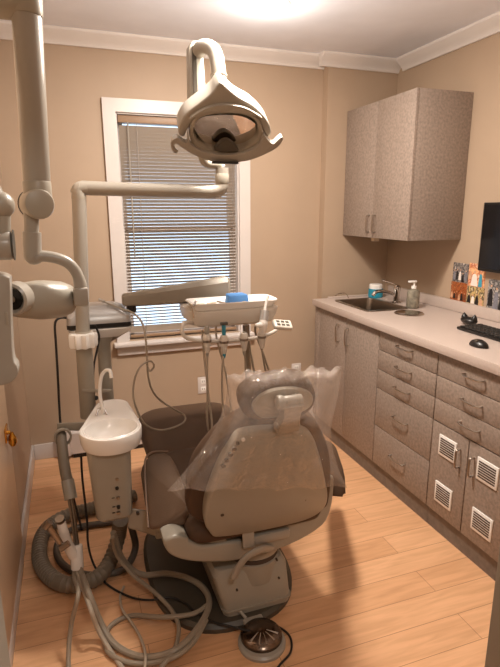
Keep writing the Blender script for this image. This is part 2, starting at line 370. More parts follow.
MB().ring([Vector((LX+.095*math.cos(a*PI/18), LY+.095*math.sin(a*PI/18), ZC)) for a in range(36)], [Vector((LX+.075*math.cos(a*PI/18), LY+.075*math.sin(a*PI/18), ZC)) for a in range(36)], (0, 0, -.008)).build('trim_ring', M['white'], dl)
MB().lathe([(.075, 0), (.072, -.014), (.055, -.028), (.03, -.035), (0, -.037)], (LX, LY, ZC)).build('lens', mat('lamp_glow', (255, 240, 220), .5, var=.01, emis=(255, 228, 196), es=9), dl)

# ------------------------------------------------------------------ right hand cabinets
XF = 1.57
def handle_v(parent, y, za, zb, x=XF):
    m = MB(); m.tube([(x, y, za), (x-.024, y, za+.003), (x-.026, y, (za+zb)/2), (x-.024, y, zb-.003), (x, y, zb)], .0042, 8, 5); m.build('handle', M['handle'], parent)
def handle_h(parent, ya, yb_, z, x=XF):
    m = MB(); m.tube([(x, ya, z+.004), (x-.022, ya+.003, z+.002), (x-.026, (ya+yb_)/2, z+.0), (x-.022, yb_-.003, z+.002), (x, yb_, z+.004)], .0042, 8, 5); m.build('handle', M['handle'], parent)
def front(root, name, y0, y1, z0, z1):
    return MB().box(XF, XF+.019, y0+.0018, y1-.0018, z0+.0018, z1-.0018, .0015).build(name, M['laminate'], root)
def cab(label, y0, y1):
    r = thing('base_cabinet', label, 'cabinet', ((XF+XR)/2, (y0+y1)/2, 0), 'base cabinets under the counter')
    m = MB(); m.box(XF+.0195, XR-.004, y0, y0+.016, .105, .889, 0); m.box(XF+.0195, XR-.004, y1-.016, y1, .105, .889, 0); m.box(XF+.0195, XR-.004, y0+.016, y1-.016, .105, .12, 0); m.box(XR-.012, XR-.004, y0+.016, y1-.016, .12, .889, 0)
    m.build('carcass', M['laminate_dark'], r)
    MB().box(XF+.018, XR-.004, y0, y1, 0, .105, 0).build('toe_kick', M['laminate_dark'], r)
    return r
c1 = cab('grey-brown base cabinet below the sink with two tall doors', 2.342, 3.116)
MB().box(XF, XF+.019, 3.052, 3.116, .105, .889, .001).build('filler_panel', M['laminate'], c1)
d = front(c1, 'door', 2.695, 3.05, .105, .885); handle_v(d, 2.782, .715, .82)
d = front(c1, 'door', 2.342, 2.695, .105, .885); handle_v(d, 2.66 if 0 else 2.70-.035, .715, .82)
c2 = cab('grey-brown base cabinet with a stack of five drawers', 1.862, 2.34)
for za, zb in ((.775, .885), (.665, .775), (.557, .665), (.336, .557), (.105, .336)):
    d = front(c2, 'drawer', 1.862, 2.34, za, zb); zc = (za+zb)/2; handle_h(d, 2.045, 2.163, zc+.006 if zb-za < .15 else zc+.005)
c3 = cab('grey-brown base cabinet with three drawers above two white-vented doors', 1.385, 1.86)
for za, zb in ((.775, .885), (.665, .775), (.557, .665)):
    d = front(c3, 'drawer', 1.385, 1.86, za, zb); handle_h(d, 1.572, 1.682, (za+zb)/2+.002)
def vent(parent, y0, y1, z0, z1):
    v = MB().box(XF-.006, XF+.001, y0, y1, z0, z1, .002).build('vent_grille', M['white'], parent)
    s = MB()
    for i in range(7):
        z = z0+.011+(z1-z0-.022)*(i+.5)/7; s.box(XF-.0068, XF-.0055, y0+.011, y1-.011, z-.0034, z+.0034, 0)
    s.build('vent_slot', M['slot'], v)
d = front(c3, 'door', 1.624, 1.86, .105, .555); handle_v(d, 1.668, .405, .49); vent(d, 1.69, 1.803, .408, .508); vent(d, 1.69, 1.803, .17, .272)
d = front(c3, 'door', 1.385, 1.622, .105, .555); handle_v(d, 1.585, .405, .49); vent(d, 1.448, 1.563, .408, .508); vent(d, 1.448, 1.563, .17, .272)

ct = MB(); sx0, sx1, sy0, sy1 = 1.66, 1.93, 2.60, 3.00
for a in ((1.55, XR-.003, 1.36, sy0), (1.55, XR-.003, sy1, 3.117), (1.55, sx0, sy0, sy1), (sx1, XR-.003, sy0, sy1)):
    ct.box(*a, .89, .93, 0)
ct.box(1.546, 1.552, 1.36, 3.117, .889, .9305, .001)
ctr = tag(ct.build('countertop', M['counter']), 'long pale beige laminate countertop on the grey-brown base cabinets', 'countertop')
b = MB(); b.box(XR-.021, XR-.003, 1.36, 3.117, .931, .995, .003); b.box(1.66, XR-.021, 3.099, 3.117, .931, .94, .002); b.build('backsplash', M['counter'], ctr)
# sink
sk = thing('sink', 'stainless steel drop-in sink at the far end of the counter', 'sink', ((sx0+sx1)/2, (sy0+sy1)/2, .93))
def rr(xa, xb, ya, yb2, z, r=.04, k=6):
    o = []
    for cx, cy, a0 in ((xb-r, yb2-r, 0), (xa+r, yb2-r, 90), (xa+r, ya+r, 180), (xb-r, ya+r, 270)):
        for i in range(k+1): a = math.radians(a0+90*i/k); o.append(Vector((cx+r*math.cos(a), cy+r*math.sin(a), z)))
    return o
MB().ring(rr(sx0-.015, sx1+.015, sy0-.015, sy1+.015, .931), rr(sx0+.008, sx1-.008, sy0+.008, sy1-.008, .931), (0, 0, .005), .001).build('rim', M['steel'], sk)
MB().loft([rr(sx0+.008, sx1-.008, sy0+.008, sy1-.008, .935), rr(sx0+.01, sx1-.01, sy0+.01, sy1-.01, .925), rr(sx0+.02, sx1-.02, sy0+.02, sy1-.02, .80), rr(sx0+.05, sx1-.05, sy0+.05, sy1-.05, .785)], False).build('basin', M['steel'], sk)
q = rr(sx0+.05, sx1-.05, sy0+.05, sy1-.05, .785); MB().prism(q, (0, 0, -.004), 0).build('basin_floor', M['steel'], sk)
MB().cyl(((sx0+sx1)/2, (sy0+sy1)/2, .785), ((sx0+sx1)/2, (sy0+sy1)/2, .789), .035).build('drain', M['chrome'], sk)
fx, fy = 1.985, 2.79
fa = thing('faucet', 'chrome single lever faucet behind the sink', 'faucet', (fx, fy, .931))
MB().lathe([(.03, 0), (.03, .006), (.02, .012), (.018, .07), (.022, .085), (.022, .105), (.012, .118), (0, .12)], (fx, fy, .931)).build('faucet_body', M['chrome'], fa)
MB().tube([(fx, fy, .975), (fx-.05, fy+.01, 1.0), (fx-.11, fy+.015, 1.012), (fx-.15, fy+.02, 1.005), (fx-.165, fy+.02, .985)], .011, 12).build('spout', M['chrome'], fa)
MB().tube([(fx, fy, 1.045), (fx-.03, fy+.02, 1.06), (fx-.085, fy+.05, 1.078)], .007, 10, flat=(.6, 1.3)).build('lever', M['chrome'], fa)
# soap pump
sx, sy = 1.975, 2.61
so = thing('soap_dispenser', 'grey patterned pump soap bottle with white top beside the sink', 'soap bottle', (sx, sy, .931))
MB().lathe([(0, 0), (.034, 0), (.038, .006), (.038, .095), (.034, .108), (.016, .116), (.014, .122), (0, .122)], (sx, sy, .931)).build('bottle', M['bottle'], so)
p = MB(); p.cyl((sx, sy, 1.052), (sx, sy, 1.068), .016); p.cyl((sx, sy, 1.068), (sx, sy, 1.088), .006); p.box(sx-.04, sx+.014, sy-.011, sy+.011, 1.088, 1.10, .004); p.build('pump', M['white'], so)
jx, jy = 1.985, 3.035
jb = thing('wipes_tub', 'small teal tub with white lid in the corner behind the sink', 'tub', (jx, jy, .931))
MB().lathe([(0, 0), (.046, 0), (.05, .005), (.05, .06), (0, .06)], (jx, jy, .931)).build('tub', M['blueliquid'], jb)
MB().lathe([(0, 0), (.044, 0), (.044, .026), (.038, .032), (0, .032)], (jx, jy, .991)).build('lid', M['white'], jb)
tx, ty = 1.845, 2.465
tr = thing('waste_chute_lid', 'round dark lid with chrome ring set in the counter beside the sink', 'lid', (tx, ty, .931))
MB().lathe([(.068, 0), (.085, 0), (.085, .004), (.078, .008), (.068, .006)], (tx, ty, .931)).build('ring', M['chrome'], tr)
MB().lathe([(0, .004), (.06, .004), (.069, .003), (.069, 0), (0, 0)], (tx, ty, .931)).build('cover', M['steel'], tr)
a = Z(334, 297, .932)
MB().tube([Z(334, 297.5, .932), Z(338, 294, .95), Z(344, 293, .955), Z(347, 295, .945), Z(348.5, 298, .932)], .0035, 8).build('wire_loop', M['chrome'])
tag(C.objects['wire_loop'], 'thin bent chrome wire loop at the counter end left of the sink', 'wire')
# keyboard / mouse / two eared holder
kb = thing('keyboard', 'black computer keyboard on the counter under the monitor', 'keyboard', (1.9, 1.86, .931))
MB().box(1.825, 1.975, 1.62, 2.05, .931, .946, .005).build('key_tray', M['black'], kb)
s = MB()
for i in range(5):
    for j in range(15): s.box(1.835+i*.027, 1.857+i*.027, 1.63+j*.0275, 1.653+j*.0275, .946, .952, .002, 1)
s.build('keys', M['rubber'], kb)
mo = thing('mouse', 'black computer mouse on the counter in front of the keyboard', 'mouse', (1.685, 1.745, .931))
o = MB().sphere((1.685, 1.745, .931), .05, (.62, 1.0, .62)); 
bmesh.ops.bisect_plane(o.bm, geom=o.bm.verts[:]+o.bm.edges[:]+o.bm.faces[:], plane_co=(0, 0, .9315), plane_no=(0, 0, 1), clear_inner=True)
o.build('mouse_shell', M['black'], mo); MB().cyl((1.667, 1.735, .957), (1.667, 1.75, .957), .006, seg=12).build('scroll_wheel', M['plastic_dark'], mo)
ex, ey = 1.96, 2.115
eh = thing('two_eared_gadget', 'small black two-eared object on the counter behind the keyboard', 'gadget', (ex, ey, .931))
MB().sphere((ex, ey, .953), .034, (1, 1.5, .6)).build('body', M['black'], eh)
for dy in (-.034, .034):
    MB().lathe([(.017, 0), (.015, .010), (.008, .02), (.001, .028)], (ex, ey+dy, .962), (0, dy*4, 1), 14).build('ear', M['black'], eh)
# upper cabinet
ux, uy0, uy1, uz0, uz1 = 1.793, 2.457, YC-.002, 1.348, 2.136
uc = thing('wall_cabinet', 'grey-brown wall cabinet with two doors hung above the sink', 'cabinet', ((ux+XR)/2, (uy0+uy1)/2, uz0))
MB().box(ux+.0195, XR-.002, uy0, uy1, uz0, uz1, .001).build('carcass', M['laminate'], uc)
ym = (uy0+uy1)/2
for ya, yb2, hy in ((uy0, ym, ym-.035), (ym, uy1, ym+.035)):
    d = MB().box(ux, ux+.019, ya+.001, yb2-.001, uz0, uz1, .0015).build('door', M['laminate'], uc); handle_v(d, hy, uz0+.035, uz0+.135, ux)
q = P(375, 239, 2.96)
MB().box(q.x-.02, q.x+.02, q.y-.02, q.y+.02, uz0-.032, uz0, .004).build('puck_light', M['gauze']); tag(C.objects['puck_light'], 'small cream fitting under the wall cabinet', 'fitting')
# monitor
mn = thing('monitor', 'black flat monitor mounted on the right wall above the keyboard', 'monitor', (2.12, 1.96, 1.195))
MB().box(2.10, 2.125, 1.68, 2.243, 1.195, 1.553, .005).build('bezel', M['black'], mn)
MB().box(2.0985, 2.101, 1.69, 2.233, 1.21, 1.542, 0).build('screen', M['screen'], mn)
m = MB(); m.box(2.125, XR-.002, 1.91, 2.01, 1.32, 1.42, .003); m.build('wall_mount', M['black'], mn)
# photo prints on the right wall
PX = XR
skin = mat('print_skin', (206, 160, 128), .4, var=.1, scale=60); pdark = mat('print_dark', (30, 28, 32), .4, var=.2, scale=60); pwhite = mat('print_white', (232, 222, 214), .4, var=.05); pblue = mat('print_blue', (60, 150, 175), .4, var=.1, scale=50); pbrown = mat('print_brown', (120, 70, 44), .4, var=.3, scale=70); pgrey = mat('print_grey', (120, 120, 130), .4, var=.2, scale=50)
def photo(y0, y1, z0, z1, base, figs, label):
    K_ = .998; y0, y1, z0, z1 = y0*K_, y1*K_, EYE+(z0-EYE)*K_, EYE+(z1-EYE)*K_
    g = thing('photo_print', label, 'photo', (PX, (y0+y1)/2, z0), 'photo prints taped to the right wall')
    o = MB().box(PX-.0025, PX-.0005, y0, y1, z0, z1, 0).build('print', base, g)
    for j, (fy, fz, fw_, fh, m_) in enumerate(figs):   # fy from far side
        yy = y1-(y1-y0)*fy; zz = z0+(z1-z0)*fz; a = (y1-y0)*fw_; b_ = (z1-z0)*fh; x = PX-.0032-j*.0004
        f = MB(); f.prism([(x, yy-a/2, zz), (x, yy+a/2, zz), (x, yy+a*.32, zz+b_*.6), (x, yy+a*.15, zz+b_*.7), (x, yy-a*.15, zz+b_*.7), (x, yy-a*.32, zz+b_*.6)], (.0006, 0, 0), 0)
        pf = f.build('printed_figure', m_, o)
        MB().cyl((x, yy, zz+b_*.82), (x+.0006, yy, zz+b_*.82), a*.17, seg=12).build('printed_face', skin, pf)
rp = random.Random(5)
def crowd(n, ms, h): return [((i+.6)/(n+.2), .02+rp.random()*.12, .9/n, h*(.75+.35*rp.random()), ms[i % len(ms)]) for i in range(n)]
photo(2.375, 2.50, 1.103, 1.214, photo_mat('print_a', [(60, 58, 60), (150, 140, 135), (40, 40, 46), (196, 186, 176)], 45, 1), crowd(5, [pgrey, pdark, pwhite, pdark], .6), 'grey group photo print at the upper left of the wall collage')
photo(2.375, 2.505, .993, 1.101, photo_mat('print_b', [(70, 36, 22), (176, 96, 48), (120, 60, 34), (220, 160, 96)], 55, 3), crowd(6, [skin, pdark, pbrown], .5), 'orange-brown crowd photo print at the lower left of the wall collage')
photo(2.245, 2.37, 1.093, 1.222, photo_mat('print_c', [(226, 140, 84), (240, 190, 140), (180, 90, 60), (250, 220, 190)], 30, 5), [(.38, .02, .42, .75, pwhite), (.75, .02, .24, .8, pblue), (.12, .3, .2, .5, skin)], 'photo print of a figure in a white dress beside a blue one')
photo(2.24, 2.37, .985, 1.091, photo_mat('print_d', [(60, 50, 44), (210, 180, 120), (40, 34, 34), (235, 214, 170)], 50, 7), crowd(4, [pdark, pwhite, pdark, skin], .7), 'dark photo print with pale yellow foreground at the lower middle of the collage')
photo(2.05, 2.215, .98, 1.15, photo_mat('print_e', [(90, 84, 80), (170, 164, 160), (60, 58, 60), (214, 206, 198)], 30, 9), crowd(4, [pdark, pgrey, pdark, pgrey], .75), 'largest photo print of people in grey and black below the monitor')

# ------------------------------------------------------------------ dental chair
CX = .585
ch = thing('dental_chair', 'taupe padded dental chair seen from behind on a pale plastic base', 'dental chair', (CX, 1.95, 0))
def sup(cx, cy, a, b_, z, n=48, e=2.6):
    o = []
    for i in range(n):
        t = 2*PI*i/n; c, s_ = math.cos(t), math.sin(t)
        o.append(Vector((cx+a*abs(c)**(2/e)*(1 if c > 0 else -1), cy+b_*abs(s_)**(2/e)*(1 if s_ > 0 else -1), z)))
    return o
MB().loft([sup(.515, 1.95, .30, .415, 0), sup(.515, 1.95, .30, .415, .018), sup(.515, 1.95, .287, .40, .03)]).build('base_plate', M['plastic_dark'], ch)
# pump housing: tapered box
def quad_loop(x0, x1, y0, y1, z, r): return rr(x0, x1, y0, y1, z, r, 5)
pc = MB().loft([quad_loop(.452, .722, 1.575, 2.02, .03, .03), quad_loop(.450, .724, 1.573, 2.02, .055, .03), quad_loop(.447, .722, 1.573, 2.02, .06, .03), quad_loop(.420, .716, 1.597, 2.02, .185, .03), quad_loop(.43, .702, 1.612, 2.0, .208, .03), quad_loop(.45, .68, 1.64, 1.98, .216, .03)]).build('pump_housing', M['plastic'], ch)
MB().loft([quad_loop(.4445, .7265, 1.568, 2.024, .05, .03), quad_loop(.4445, .7265, 1.568, 2.024, .058, .03)]).build('housing_lip', M['plastic_mid'], pc)
for x in (.478, .688): MB().prism([(x-.001, 1.5745, .06), (x+.001, 1.5745, .06), (x-.002+.0, 1.599, .184), (x-.004, 1.599, .184)], (0, .01, 0), 0).build('housing_seam', M['slot'], pc)
for px, py in ((237, 573), (277, 560), (237, 590), (279, 578)):
    q = PL(px, py, Vector((.6, 1.585, .14)), Vector((0, -1, .16)).normalized()); MB().cyl(q+Vector((0, -.003, 0)), q+Vector((0, .01, 0)), .004, seg=10).build('screw', M['slot'], pc)
MB().lathe([(.105, .13), (.105, .212), (.098, .216), (.095, .235), (.104, .24), (.104, .262), (.096, .266), (.094, .30), (.11, .305), (.11, .33), (.09, .345), (0, .345)], (.60, 1.685, 0)).build('swivel_neck', M['plastic'], ch)
MB().lathe([(.0985, .217), (.1, .217), (.1, .234), (.0985, .234)], (.60, 1.685, 0)).build('neck_groove', M['slot'], ch)
MB().hull([(x, y, z) for x in (.50, .68) for y in (1.66, 2.0) for z in (.33, .375)], .01).build('seat_support', M['plastic'], ch)
# release lever
lv = smooth_pts([P(234, 578, 1.53), P(238, 568, 1.52), P(248, 556, 1.51), P(262, 549, 1.52), P(272, 549, 1.56)], 6)
MB().tube(lv, .014, 10, smooth=False, flat=(1, .6)).build('release_lever', M['plastic_light'], ch)
MB().box(.55, .70, 1.54, 1.62, .335, .375, .012).build('lever_mount', M['plastic_light'], ch)
# arm yoke band
yo_ = [(164, 541), (166, 550), (173, 557), (190, 562), (215, 563), (238, 561), (270, 553), (300, 541), (323, 526), (331, 511), (334, 494), (334, 478), (326, 478), (325, 494), (317, 507), (298, 518), (272, 531), (254, 540), (232, 542), (205, 546), (192, 543), (189, 541), (187, 538), (176, 536)]
MB().prism(smooth_pts([P(x, y, 1.56) for x, y in yo_], 3, True), (0, .085, 0), .012, 3).build('arm_yoke', M['plastic'], ch)
# seat and leg rest
def pillow(loops, m, name, parent, mod=1):
    o = MB().loft(loops).build(name, m, parent, sharp=180); sub(o, mod); return o
pillow([rr(CX-.24, CX+.24, 1.56, 2.16, .375, .06, 4), rr(CX-.265, CX+.265, 1.54, 2.18, .385, .07, 4), rr(CX-.27, CX+.27, 1.535, 2.185, .42, .07, 4), rr(CX-.26, CX+.26, 1.545, 2.18, .45, .07, 4), rr(CX-.22, CX+.22, 1.58, 2.14, .462, .06, 4)], M['leather'], 'seat', ch)
lx0, lx1 = .285, .82
def leg(z, i, k=0): return [Vector((p.x+(0), p.y, z+.0*(p.y-2.2))) for p in rr(lx0+i, lx1-i, 2.10+i, 2.76-i, z, .13-.3*i, 6)]
pillow([leg(.33, .05), leg(.335, .02), leg(.36, 0), leg(.41, 0), leg(.435, .012), leg(.447, .04), leg(.452, .09)], M['leather'], 'leg_rest', ch)
MB().hull([(x, y, z) for x in (CX-.12, CX+.12) for y in (2.0, 2.5) for z in (.30, .34)], .02).build('leg_rest_support', M['plastic_dark'], ch)
# backrest plane
BP = Vector((CX, 1.54, .44)); BN = Vector((0, -1, -.333)).normalized()      # normal towards the back of the chair
def bp(px, py, off=0): return PL(px, py, BP+BN*off, BN)
def bpl(pts, off=0, k=5): return smooth_pts([bp(x, y, off) for x, y in pts], k, True)
def scale_loop(L, f, v=Vector((0, 0, 0))):
    c = sum(L, Vector((0, 0, 0)))/len(L); return [c+(p-c)*f+v for p in L]
cush = [(196, 520), (188, 500), (194, 472), (219, 440), (245, 422), (262, 416), (298, 413), (314, 419), (326, 440), (331, 465), (329, 500), (318, 514), (262, 534)]
L = bpl(cush, -.02)
bc = pillow([scale_loop(L, .90, BN*.012), scale_loop(L, .97, BN*.006), L, scale_loop(L, 1.0, BN*-.05), scale_loop(L, .96, BN*-.085), scale_loop(L, .85, BN*-.10)], M['leather'], 'backrest_cushion', ch)
shell = [(204.5, 521), (206, 499), (218, 466), (230, 446), (240, 435), (259, 430), (293, 429), (310, 433), (318, 451), (324, 475), (327, 494), (322.5, 507), (305, 518), (259, 529), (218, 535), (209, 531)]
L = bpl(shell, .012)
sh = MB().loft([scale_loop(L, 1.0, BN*-.05), L, scale_loop(L, .985, BN*.010), scale_loop(L, .95, BN*.016), scale_loop(L, .6, BN*.022), scale_loop(L, .2, BN*.024)]).build('backrest_shell', M['plastic'], ch)
for px, py in ((222, 514), (304, 499)):
    q = bp(px, py, .028); MB().cyl(q, q+BN*.006, .006, seg=12).build('screw', M['slot'], sh)
for i in range(5):
    q = bp(223+i*3.6, 465-i*5.6, .0235); MB().cyl(q, q+BN*.006, .0075 if i < 4 else .006, seg=14).build('control_button', M['plastic_dark'], sh)
q = bp(243, 439, .025); MB().cyl(q, q+BN*.005, .006, seg=12).build('control_button', M['white'], sh)
# lower bracket pieces between shell and yoke
MB().hull([P(242, 532, 1.53), P(254, 530, 1.53), P(255, 547, 1.53), P(243, 549, 1.53), P(242, 532, 1.58), P(254, 530, 1.58), P(255, 547, 1.58), P(243, 549, 1.58)], .005).build('hinge_bracket', M['plastic_light'], ch)
MB().hull([P(190, 530, 1.57), P(226, 537, 1.57), P(228, 545, 1.57), P(192, 541, 1.57), P(190, 530, 1.62), P(228, 545, 1.62), P(226, 537, 1.62)], .006).build('hinge_bracket', M['plastic_light'], ch)
# headrest
hn = (BN+Vector((0, 0, -.15))).normalized(); hp = bp(280, 396, -.0)
def hpl(pts, off, k=5): return smooth_pts([PL(x, y, hp+hn*off, hn) for x, y in pts], k, True)
head = [(240, 406), (245, 395), (262, 387), (285, 382), (304, 381), (313, 387), (316, 398), (310, 410), (296, 417), (270, 421), (248, 418)]
L = hpl(head, 0)
hr = pillow([scale_loop(L, .8, hn*.012), scale_loop(L, .95, hn*.006), L, scale_loop(L, 1.02, hn*-.03), scale_loop(L, .97, hn*-.06), scale_loop(L, .8, hn*-.075)], M['leather'], 'headrest', ch)
plate = [(252, 408), (256, 398), (270, 390), (292, 387), (308, 391), (313, 399), (307, 408), (290, 414), (262, 417)]
L = hpl(plate, .012)
hpo = MB().loft([scale_loop(L, 1, hn*-.02), L, scale_loop(L, .97, hn*.006), scale_loop(L, .8, hn*.010)]).build('headrest_plate', M['plastic'], hr)
a, b_ = PL(291, 401, hp+hn*.045, hn), bp(287, 430, .035)
MB().loft([[a+Vector((dx, 0, 0))+hn*dy for dx, dy in ((-.032, 0), (.032, 0), (.032, .025), (-.032, .025))], [a.lerp(b_, .3)+Vector((dx, 0, 0))+hn*dy for dx, dy in ((-.026, -.004), (.026, -.004), (.026, .024), (-.026, .024))], [b_+Vector((dx, 0, 0))+hn*dy for dx, dy in ((-.036, -.03), (.036, -.03), (.036, .01), (-.036, .01))]]).build('headrest_post', M['plastic_light'], ch)
MB().cyl(a+Vector((-.026, 0, .0)), a+Vector((.034, 0, .0)), .018, bev=.004).build('tilt_hinge', M['plastic_light'], ch)
MB().cyl(a+Vector((-.046, 0, 0)), a+Vector((-.024, 0, 0)), .022, seg=20, bev=.006).build('hinge_knob', M['plastic_light'], ch)
MB().cyl(bp(275, 426, .035), bp(299, 425, .035), .012, bev=.003).build('post_pivot', M['plastic_light'], ch)
# arm rests
def armrest(mirror, m):
    f = (lambda v: Vector((2*CX-v.x-.03, v.y-.05, v.z))) if mirror else (lambda v: v)
    top = [P(143, 462, 1.93), P(152, 453, 1.97), P(168, 452, 1.99), P(178, 468, 1.92), P(178, 492, 1.80), P(148, 529, 1.69)]
    oth = [P(186, 526, 1.62), P(192, 505, 1.62), P(150, 531, 1.66), P(152, 470, 2.12), P(170, 468, 2.12), P(165, 500, 2.05), P(140, 474, 1.95)]
    return MB().hull([f(v) for v in top+oth], .014, 3).build('armrest', m, ch, sharp=60)
ar = armrest(False, M['leather_lit'])
pp = [P(168, 451.5, 1.985), P(152, 452.5, 1.965), P(145, 462, 1.92), P(146, 495, 1.80), P(148.5, 528, 1.685)]
MB().tube(pp, .0045, 8, 6).build('piping', M['piping'], ar)
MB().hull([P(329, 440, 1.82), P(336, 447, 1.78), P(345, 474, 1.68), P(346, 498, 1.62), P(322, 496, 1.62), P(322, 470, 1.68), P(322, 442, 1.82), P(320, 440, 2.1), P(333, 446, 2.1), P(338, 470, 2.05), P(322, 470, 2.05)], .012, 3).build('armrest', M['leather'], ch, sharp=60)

MB().tube([P(330, 484, 1.60), P(330, 480, 1.66), P(332, 476, 1.74), P(333, 472, 1.84)], .02, 12, flat=(1, .7)).build('armrest_support', M['plastic'], ch)
MB().tube([P(170, 546, 1.60), P(166, 532, 1.68), P(165, 520, 1.78)], .02, 12, flat=(1, .7)).build('armrest_support', M['plastic'], ch)
# plastic cover
def cover():
    m = MB(); b = bmesh.new(); NU, NV = 56, 44
    lft = smooth_pts([Vector((x, y, 0)) for x, y in ((227, 373), (226, 398), (213, 432), (189, 466), (167, 490))], 11)
    rgt = smooth_pts([Vector((x, y, 0)) for x, y in ((342, 367), (338, 395), (331, 432), (337, 464), (347, 487))], 11)
    def sheet(sign):
        G = []
        for j in range(NV+1):
            v = j/NV; a, c = lft[round(v*(len(lft)-1))], rgt[round(v*(len(rgt)-1))]; row = []
            for i in range(NU+1):
                u = i/NU; q = a.lerp(c, u); e = min(1, u/.13, (1-u)/.13)**.5
                sag = 8*math.sin(PI*u)*v if v > .9 else 0
                zig = (2.2*math.sin(u*23)+1.6*math.sin(u*57+1))*(1-v)**6
                topc = min(1, v/.08)**.5
                wr = noise.noise(Vector((q.x*.035, q.y*.06, sign*7)))*.012+noise.noise(Vector((q.x*.11+q.y*.05, q.y*.05-q.x*.03, 3+sign*5)))*.008
                wr += .005*math.sin((q.x-285)*.35/(.35+v)+q.y*.02)*e*(.4+v)
                ed = (1-v)**4+.35*max(0, 1-u/.12)+.35*max(0, 1-(1-u)/.12)
                wr += ed*.022*noise.noise(Vector((q.x*.16, q.y*.19, 11+sign)))+ed*.013*noise.noise(Vector((q.x*.4, q.y*.33, 17+sign)))
                hd = math.exp(-((q.x-280)/38)**2-((q.y-403)/24)**2)   # bulge round the head rest
                if sign > 0: off = -.05+e*topc*(.115+.065*hd+.012*v)+wr*(.3+.7*e)*.8
                else: off = -.052-e*topc*(.12+.02*v)+wr*(.3+.7*e)*.8
                row.append(b.verts.new(PL(q.x, q.y+zig+sag*.15+(1.5*math.sin(u*31+1)*v**8), BP+BN*off, BN)))
            G.append(row)
        for j in range(NV):
            for i in range(NU): b.faces.new((G[j][i], G[j][i+1], G[j+1][i+1], G[j+1][i]))
    sheet(1); sheet(-1)
    m.merge(b); o = m.build('plastic_cover', M['film'], None, sharp=180)
    tag(o, 'clear crinkled plastic bag draped over the chair headrest and upper back', 'plastic cover')
cover()

# foot pedal
fp = Z(262, 641, 0)
pd = thing('foot_pedal', 'round foot control with a domed dark chrome disc behind the chair', 'foot pedal', fp)
R_ = .078
MB().lathe([(0, 0), (R_+.008, 0), (R_+.008, .010), (R_+.0, .016), (0, .016)], fp+Vector((-.004, -.008, 0))).build('pedal_base', M['plastic_light'], pd)
pk = MB(); segs = 48
prof = [(R_-.002, .016), (R_-.003, .026), (R_-.012, .036), (.035, .044), (.012, .048), (0, .049)]
pk.lathe(prof, fp+Vector((0, .006, 0)), (0, 0, 1), segs); pk.build('pedal_dome', mat('dark_chrome', (112, 96, 84), .22, metal=1, var=.05), pd)
for a in (-150, -120, -90, -60, -30):
    t = math.radians(a); MB().tube([fp+Vector((.018*math.cos(t), .006+.018*math.sin(t), .047)), fp+Vector((.06*math.cos(t), .006+.06*math.sin(t), .037))], lambda s_: .001+.0035*s_, 6, smooth=False).build('dome_rib', M['handle'], pd)
MB().box(fp.x-.045, fp.x+.035, fp.y+.06, fp.y+.098, .0, .03, .008).build('pedal_bracket', M['plastic_light'], pd)
MB().tube([fp+Vector((-.03, .09, .03)), fp+Vector((-.045, .11, .045)), fp+Vector((-.05, .12, .04))], .006, 8).build('pedal_lever', M['plastic_light'], pd)
MB().tube([fp+Vector((.0, .09, .02)), fp+Vector((.004, .115, .018)), fp+Vector((.004, .145, .034))], .008, 8).build('pedal_tube', M['plastic_light'], pd)
MB().tube([fp+Vector((.045, .07, .008)), fp+Vector((.088, .02, .006)), fp+Vector((.10, -.03, .006)), fp+Vector((.075, -.085, .006)), fp+Vector((.02, -.12, .006)), fp+Vector((-.02, -.15, .006))], .004, 8).build('pedal_cord', M['rubber'], pd)

# ------------------------------------------------------------------ cuspidor
cu = thing('cuspidor', 'white spittoon bowl on a grey housing left of the chair', 'cuspidor', (.11, 1.9, .30))
def drop(z, f, n=40, sh=0):
    o = []; cf, rf, cb, rb = Vector((.103, 1.835)), .112, Vector((.128, 2.075)), .066
    pts = []
    for i in range(n):
        t = 2*PI*i/n; dirv = Vector((math.cos(t), math.sin(t)))
        # support of hull of two circles, sampled by direction
        s1, s2 = cf.dot(dirv)+rf, cb.dot(dirv)+rb
        q = (cf+dirv*rf) if s1 > s2 else (cb+dirv*rb)
        pts.append(q)
    c = Vector((.11, 1.9))
    return [Vector((c.x+(q.x-c.x)*f, c.y+(q.y-c.y)*f+sh, z)) for q in pts]
def basin(z, f): return [Vector((.105+.095*f*math.cos(2*PI*i/40), 1.84+.088*f*math.sin(2*PI*i/40), z)) for i in range(40)]
bw = MB(); bw.loft([drop(.672, .80), drop(.68, .93), drop(.70, .98), drop(.733, 1.0), drop(.742, .985), drop(.744, .95), drop(.742, .92), [p.lerp(q_, .6) for p, q_ in zip(drop(.740, .92), basin(.740, 1.02))], basin(.742, 1.04), basin(.741, 1.0), basin(.733, .96), basin(.715, .88), basin(.698, .74), basin(.690, .5), basin(.688, .2)], True)
bw.build('bowl', M['white'], cu)
MB().cyl((.105, 1.84, .688), (.105, 1.84, .692), .018).build('drain', M['steel'], cu)
hx0, hx1 = P(88, 470, 1.80).x, P(132, 470, 1.80).x
MB().loft([rr(hx0+.022, hx1-.012, 1.80, 1.98, .385, .03), rr(hx0+.016, hx1-.006, 1.785, 1.99, .40, .03), rr(hx0, hx1, 1.77, 2.0, .66, .03), rr(hx0+.004, hx1-.004, 1.775, 1.995, .678, .03)]).build('housing', M['plastic_mid'], cu)
for i, (px, py) in enumerate(((117, 479), (117, 488), (118, 498), (118.5, 507), (118.5, 513))):
    q = P(px, py, 1.778+.0006*i); MB().lathe([(0, .012), (.006, .012), (.0075, .004), (.0075, 0)], q+Vector((0, .006, 0)), (0, -1, 0), 14).build('control_knob', M['black'] if i in (1, 3) else M['steel'], cu)
    e = P(px-4.5, py, 1.778+.0006*i); MB().box(e.x-.006, e.x+.004, e.y-.001, e.y+.006, e.z-.0012, e.z+.0012, 0).build('printed_mark', M['slot'], cu)
